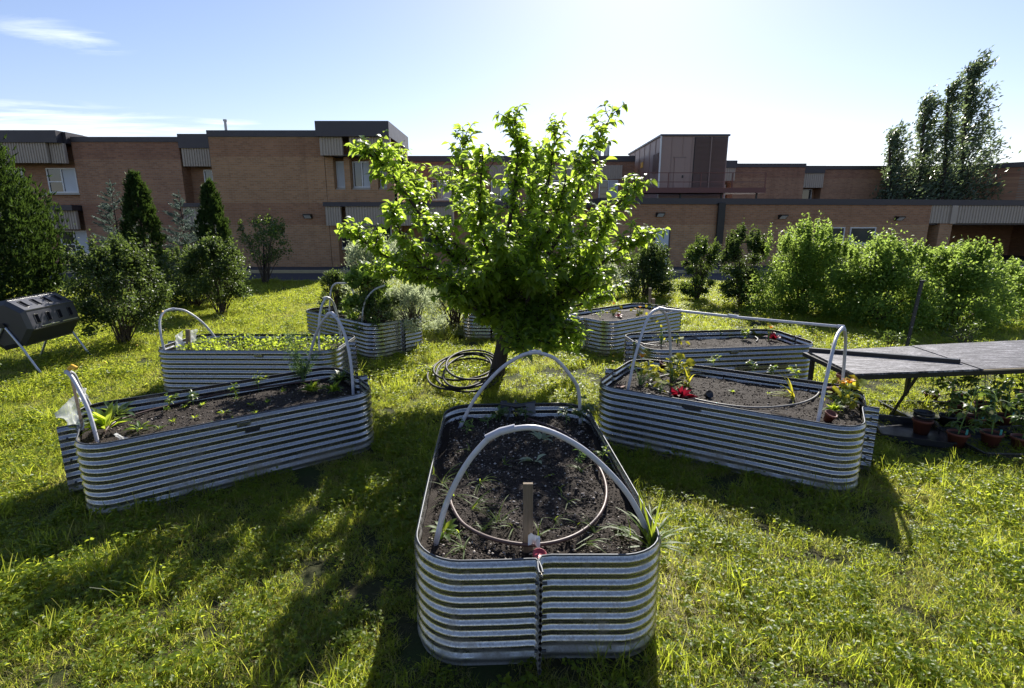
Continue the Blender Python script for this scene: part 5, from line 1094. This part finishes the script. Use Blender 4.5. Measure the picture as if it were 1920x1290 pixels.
def poplar(label, px0, pxt, pyt, Y, w_, n, seed, pyb=385):
    """tall loose tree blown to the right: steep limbs, ragged leafy ends"""
    r_ = np.random.default_rng(seed); b = pl(px0, pyb, Y); tp = pl(pxt, pyt, Y); t = thing('poplar_tree', label, 'tree', (b.x, b.y, 0)); h_ = tp.z; top = V3((tp.x-b.x, 0, h_)); q = MB(); q.tube(spline([V3((0, 0, -.1)), V3((top.x*.3, 0, h_*.5)), top], 6), .22, 8, r1=.02); q.build('trunk', X['bark'], t)
    q = MB(); P = []; D = []; tn = []
    nb = 64
    for k in range(nb):
        f = .12+.86*k/nb; b0 = V3((top.x*f*f, 0, h_*f)); a = r_.uniform(0, 2*PI); l = w_*.75*(1.15-f)**.7*r_.uniform(.6, 1.1); l *= 1.25; e = b0+V3((math.cos(a)*l*.46+l*.22, math.sin(a)*l*.46, l*.80)); q.tube([b0, b0.lerp(e, .5)+V3((0, 0, -.05)), e], .035*(1.2-f), 5, False, r1=.008); tb = r_.random()
        for s in range(int(n*.42/nb)):
            g = r_.random()**.7; c = np.array(b0.lerp(e, .1+.95*g))+r_.normal(size=3)*np.array([.17, .17, .22])*(.4+l*.38); P.append(c); D.append(np.array((.9, 0, .55))+r_.normal(size=3)*.55); tn.append(min(1, .5*tb+.5*r_.random()))
    q.build('limbs', X['bark'], t); n_ = len(P); cput('foliage', [cloud(np.array(P), np.array(D), rdir(n_), r_.uniform(.20, .34, n_), r_.uniform(.07, .12, n_), 'leaf4', np.array(tn))], 'poplar', t)
    return t
poplar('shortest and leftmost of the windblown trees behind the low wing', 1672, 1668, 255, 35, 3.6, 7000, 1)
poplar('middle windblown tree behind the low wing, second in height', 1715, 1738, 190, 35.5, 3.2, 8500, 2)
poplar('slim windblown tree just left of the tallest one', 1768, 1778, 158, 35, 3.0, 6500, 4)
poplar('tallest windblown tree at the right behind the low wing', 1798, 1816, 122, 35.8, 3.7, 12500, 3)

# ---- herbs overgrowing the back left bed
def herb(label, p, w_, h_, n, ln, wd, m, seed, tmpl='leaf4', up=1.2, shoots=30, clump=.5, shape='dome', low=.02, cat='herb'): return shrub('herb_plant', label, cat, p, w_, h_, n, ln, wd, m, stems=10, seed=seed, low=low, tmpl=tmpl, shape=shape, shoots=shoots, clump=clump, up=up)
herb('dark bushy mint-like herb at the left end of the overgrown bed', inbed('4', -.80, -.05, .45), .58, .72, 2600, .045, .018, 'dark_leaf', 31, clump=.4)
herb('tall pale flowering herb towering at the back of the overgrown bed', inbed('4', .05, .25, .45), 1.15, 1.30, 3600, .06, .014, 'feather', 32, shoots=140, clump=.8)
herb('bright broad-leaved herb in the middle of the overgrown bed', inbed('4', .38, -.12, .45), .75, .85, 1100, .10, .045, 'bright_leaf', 33, tmpl='leaf8', clump=.4)
herb('dark narrow-leaved herb hanging over the front of the overgrown bed', inbed('4', .78, -.15, .42), .8, .52, 1800, .07, .016, 'mid_leaf', 34, clump=.5, up=-.3)
herb('grey feathery herb sprawling over the right end of the overgrown bed', inbed('4', 1.05, .28, .40), 1.1, .62, 4200, .05, .008, 'feather', 35, shoots=60, clump=.6)
rosette('light green lettuce in the open soil of the overgrown bed', at(648, 592, z=.48), 26, .17, .06, 'weed', el=(.4, 1.3))
rosette('second light green lettuce beside the hoop in the overgrown bed', at(668, 596, z=.48), 20, .15, .05, 'weed', el=(.4, 1.3))
herb('wispy white-flowered grass clump on the lawn right of the overgrown bed', V3((-1.15, 10.6, 0)), 1.5, .85, 4200, .06, .006, 'feather', 36, shoots=70, clump=.6)
herb('pale wispy plants on the lawn behind the fruit tree', V3((-.35, 12.3, 0)), 1.2, .5, 1500, .06, .008, 'feather', 37, shoots=24, clump=.4)

# ================================================================== GRASS
def blades(r_, n, size, ln, wd, lean=.5, k=3, tlo=0, thi=.74, dry=.12):
    base = np.stack([r_.uniform(-size/2, size/2, n), r_.uniform(-size/2, size/2, n), np.full(n, -.01)], 1); a = r_.uniform(0, 2*PI, n); l = ln*r_.uniform(.45, 1.2, n); V = np.zeros((n, 2*(k+1), 3)); side = np.stack([-np.sin(a), np.cos(a), np.zeros(n)], 1)
    el = r_.uniform(.45, 1.5, n); d = np.stack([np.cos(a)*np.cos(el), np.sin(a)*np.cos(el), np.sin(el)], 1); pos = base.copy(); fa = r_.uniform(0, 2*PI, n); side = np.stack([np.cos(fa), np.sin(fa), np.zeros(n)], 1)
    for j in range(k+1):
        s = j/k; ww = (wd*r_.uniform(.5, 1.9, n)*(1-.8*s)*.5)[:, None]; V[:, 2*j] = pos-side*ww; V[:, 2*j+1] = pos+side*ww; d = d+np.array([0, 0, -1])*(lean*r_.uniform(.2, 1, n))[:, None]*.7; d = unit(d); pos = pos+d*(l/k)[:, None]; pos[:, 2] = np.maximum(pos[:, 2], .003)
    f = []
    for j in range(k): f += [(2*j, 2*j+1, 2*j+3), (2*j, 2*j+3, 2*j+2)]
    F = (np.array(f)[None]+(np.arange(n)*2*(k+1))[:, None, None]).reshape(-1, 3); tn = r_.uniform(tlo, thi, n); dr = r_.random(n) < dry; tn[dr] = r_.uniform(.8, 1, dr.sum()); return V.reshape(-1, 3), F, np.repeat(tn, 2*(k+1))
tufts = bpy.data.collections.new('lawn_tufts')
def tuft(i, n, size, ln, wd, weeds, dry, flowers=0, lean=.5):
    r_ = np.random.default_rng(500+i); P = [blades(r_, n, size, ln, wd, lean, dry=dry)]
    thatch = blades(r_, n//2, size, ln*.8, wd*.6, 1.6, dry=.75); P.append(thatch)
    if weeds:
        for w_ in range(weeds):
            c = np.array((*r_.uniform(-size/2, size/2, 2), 0.)); kind = r_.random()
            if kind < .78:       # clover-like: three leaflets on a stalk, many
                m_ = 9; cc = c+np.stack([r_.normal(0, .035, m_), r_.normal(0, .035, m_), r_.uniform(.02, .06, m_)], 1)
                for s in range(3):
                    a = r_.uniform(0, 2*PI, m_)+s*2.09; D = np.stack([np.cos(a), np.sin(a), r_.uniform(-.1, .5, m_)], 1); P.append(cloud(cc, D, r_.normal(0, .35, (m_, 3))+np.array([0, 0, 1]), .020, .017, 'leaf4', r_.uniform(.2, .74, m_)))
            else:                # dandelion / plantain rosette
                m_ = 5; a = r_.uniform(0, 2*PI, m_); e = r_.uniform(.25, 1.1, m_); D = np.stack([np.cos(a)*np.cos(e), np.sin(a)*np.cos(e), np.sin(e)], 1); P.append(cloud(np.repeat(c[None], m_, 0)+D*.01, D, np.array([0, 0, 1])-D*.3+r_.normal(0, .3, (m_, 3)), r_.uniform(.04, .08, m_), r_.uniform(.010, .020, m_), 'leaf8', r_.uniform(.1, .74, m_)))
    V, F, Tn = join(P); ob = bpy.data.objects.new('lawn_tuft_%02d' % i, mesh_np('lawn_tuft', V, F, False, Tn)); ob.data.materials.append(X['grass']); tufts.objects.link(ob)
for i in range(6): tuft(i, 200, .24, .066, .0034, 3, .34)                # mixed lawn
for i in range(6, 9): tuft(i, 160, .24, .060, .0038, 3, .30)            # weedy
for i in range(9, 11): tuft(i, 210, .24, .075, .0026, 1, .8, lean=1.0)  # dry
for i in range(11, 13): tuft(i, 60, .14, .14, .0050, 0, .10, lean=.35)   # long tuft
def inside_bed(x, y, mrg=.0):
    r = np.zeros(len(x), bool)
    for k, (cx_, cy_, an_, Lb, Wb) in BEDS.items():
        u = (x-cx_)*math.cos(an_)+(y-cy_)*math.sin(an_); v = -(x-cx_)*math.sin(an_)+(y-cy_)*math.cos(an_); r |= (np.abs(u) < Lb/2+mrg) & (np.abs(v) < Wb/2+mrg)
    return r
def lawn(name, y0, y1, dens, sc, xpad):
    r_ = np.random.default_rng(int(y0*10)+3); xm = (y1*1.02+xpad); n = int((y1-y0)*2*xm*dens); x = r_.uniform(-xm, xm, n); y = r_.uniform(y0, y1, n)
    keep = (np.abs(x) < y*1.02+xpad) & ~inside_bed(x, y, -.03)
    bare = np.hypot((x-3.95)/.45, (y-5.05)/.35) < 1; bare |= np.hypot((x-TRB.x)/.45, (y-TRB.y)/.45) < .9; keep &= ~(bare & (r_.random(n) < .85)); tr = (x > 4.0) & (y > 4.6) & (y < 5.8); keep &= ~(tr & (r_.random(n) < .8))
    x, y = x[keep], y[keep]; n = len(x)
    nz = np.array([noise.fractal(V3((a*.9, b*.9, 2)), .8, 2.2, 4) for a, b in zip(x, y)]); nz2 = np.array([noise.noise(V3((a*1.6, b*1.6, 9))) for a, b in zip(x, y)])
    q = r_.random(n); idx = r_.integers(0, 6, n); wd_ = (nz > .22) & (q < .6); idx[wd_] = r_.integers(6, 9, wd_.sum()); dry = ((nz2 > .22) & (q < .7)) | ((np.hypot((x-.97)/.26, (y-2.70)/.32) < 1)&(q<.95)) | (np.hypot((x-3.0)/.5, (y-3.9)/.25) < 1); idx[dry] = r_.integers(9, 11, dry.sum()); lt = r_.random(n) < .09
    edge = inside_bed(x, y, .07); lt |= edge & (r_.random(n) < .55); idx[lt] = r_.integers(11, 13, lt.sum()); s = sc*np.clip(1+.6*nz, .72, 1.5)*r_.uniform(.75, 1.25, n)
    me = bpy.data.meshes.new(name); me.vertices.add(n); me.vertices.foreach_set('co', np.stack([x, y, np.zeros(n)], 1).astype(np.float32).ravel())
    for nm, ty, dat in (('tuft_index', 'INT', idx.astype(np.int32)), ('turn', 'FLOAT', r_.uniform(0, 2*PI, n).astype(np.float32)), ('size', 'FLOAT', s.astype(np.float32))):
        at_ = me.attributes.new(nm, ty, 'POINT'); at_.data.foreach_set('value', dat)
    me.update(); ob = link(bpy.data.objects.new(name, me))
    g = bpy.data.node_groups.new(name, 'GeometryNodeTree'); g.interface.new_socket('Geometry', in_out='INPUT', socket_type='NodeSocketGeometry'); g.interface.new_socket('Geometry', in_out='OUTPUT', socket_type='NodeSocketGeometry')
    gi = g.nodes.new('NodeGroupInput'); go = g.nodes.new('NodeGroupOutput'); mp = g.nodes.new('GeometryNodeMeshToPoints'); ip = g.nodes.new('GeometryNodeInstanceOnPoints'); ci = g.nodes.new('GeometryNodeCollectionInfo')
    ci.inputs['Collection'].default_value = tufts; ci.inputs['Separate Children'].default_value = True; ci.inputs['Reset Children'].default_value = True; ip.inputs['Pick Instance'].default_value = True
    def na(nm, ty):
        a = g.nodes.new('GeometryNodeInputNamedAttribute'); a.data_type = ty; a.inputs['Name'].default_value = nm; return a.outputs['Attribute']
    cb = g.nodes.new('ShaderNodeCombineXYZ'); g.links.new(na('turn', 'FLOAT'), cb.inputs[2]); cs = g.nodes.new('ShaderNodeCombineXYZ'); sz = na('size', 'FLOAT')
    for i in range(3): g.links.new(sz, cs.inputs[i])
    g.links.new(gi.outputs[0], mp.inputs[0]); g.links.new(mp.outputs[0], ip.inputs['Points']); g.links.new(ci.outputs[0], ip.inputs['Instance']); g.links.new(na('tuft_index', 'INT'), ip.inputs['Instance Index']); g.links.new(cb.outputs[0], ip.inputs['Rotation']); g.links.new(cs.outputs[0], ip.inputs['Scale']); g.links.new(ip.outputs[0], go.inputs[0])
    md = ob.modifiers.new('grass', 'NODES'); md.node_group = g; tag(ob, 'weedy sunlit lawn grass growing round the raised beds', 'grass', None, 'stuff'); print(name, n); return ob
lawn('grass', .4, 6.5, 66, 1.0, 2.8)
lawn('grass', 6.5, 19.68, 26, 1.35, 3.0)
# dandelion heads dotted in the back lawn, too many and small to pick apart
fm = MB(); rf = random.Random(9)
for k in range(260):
    y = rf.uniform(7.5, 19); x = rf.uniform(-y*.95, y*.95)
    if not inside_bed(np.array([x]), np.array([y]), .1)[0]: fm.ball((x, y, rf.uniform(.05, .09)), rf.uniform(.010, .017), 4, .5)
tag(fm.build('dandelion_flowers', X['yellow']), 'tiny yellow dandelion heads dotted over the back lawn', 'flowers', None, 'stuff')
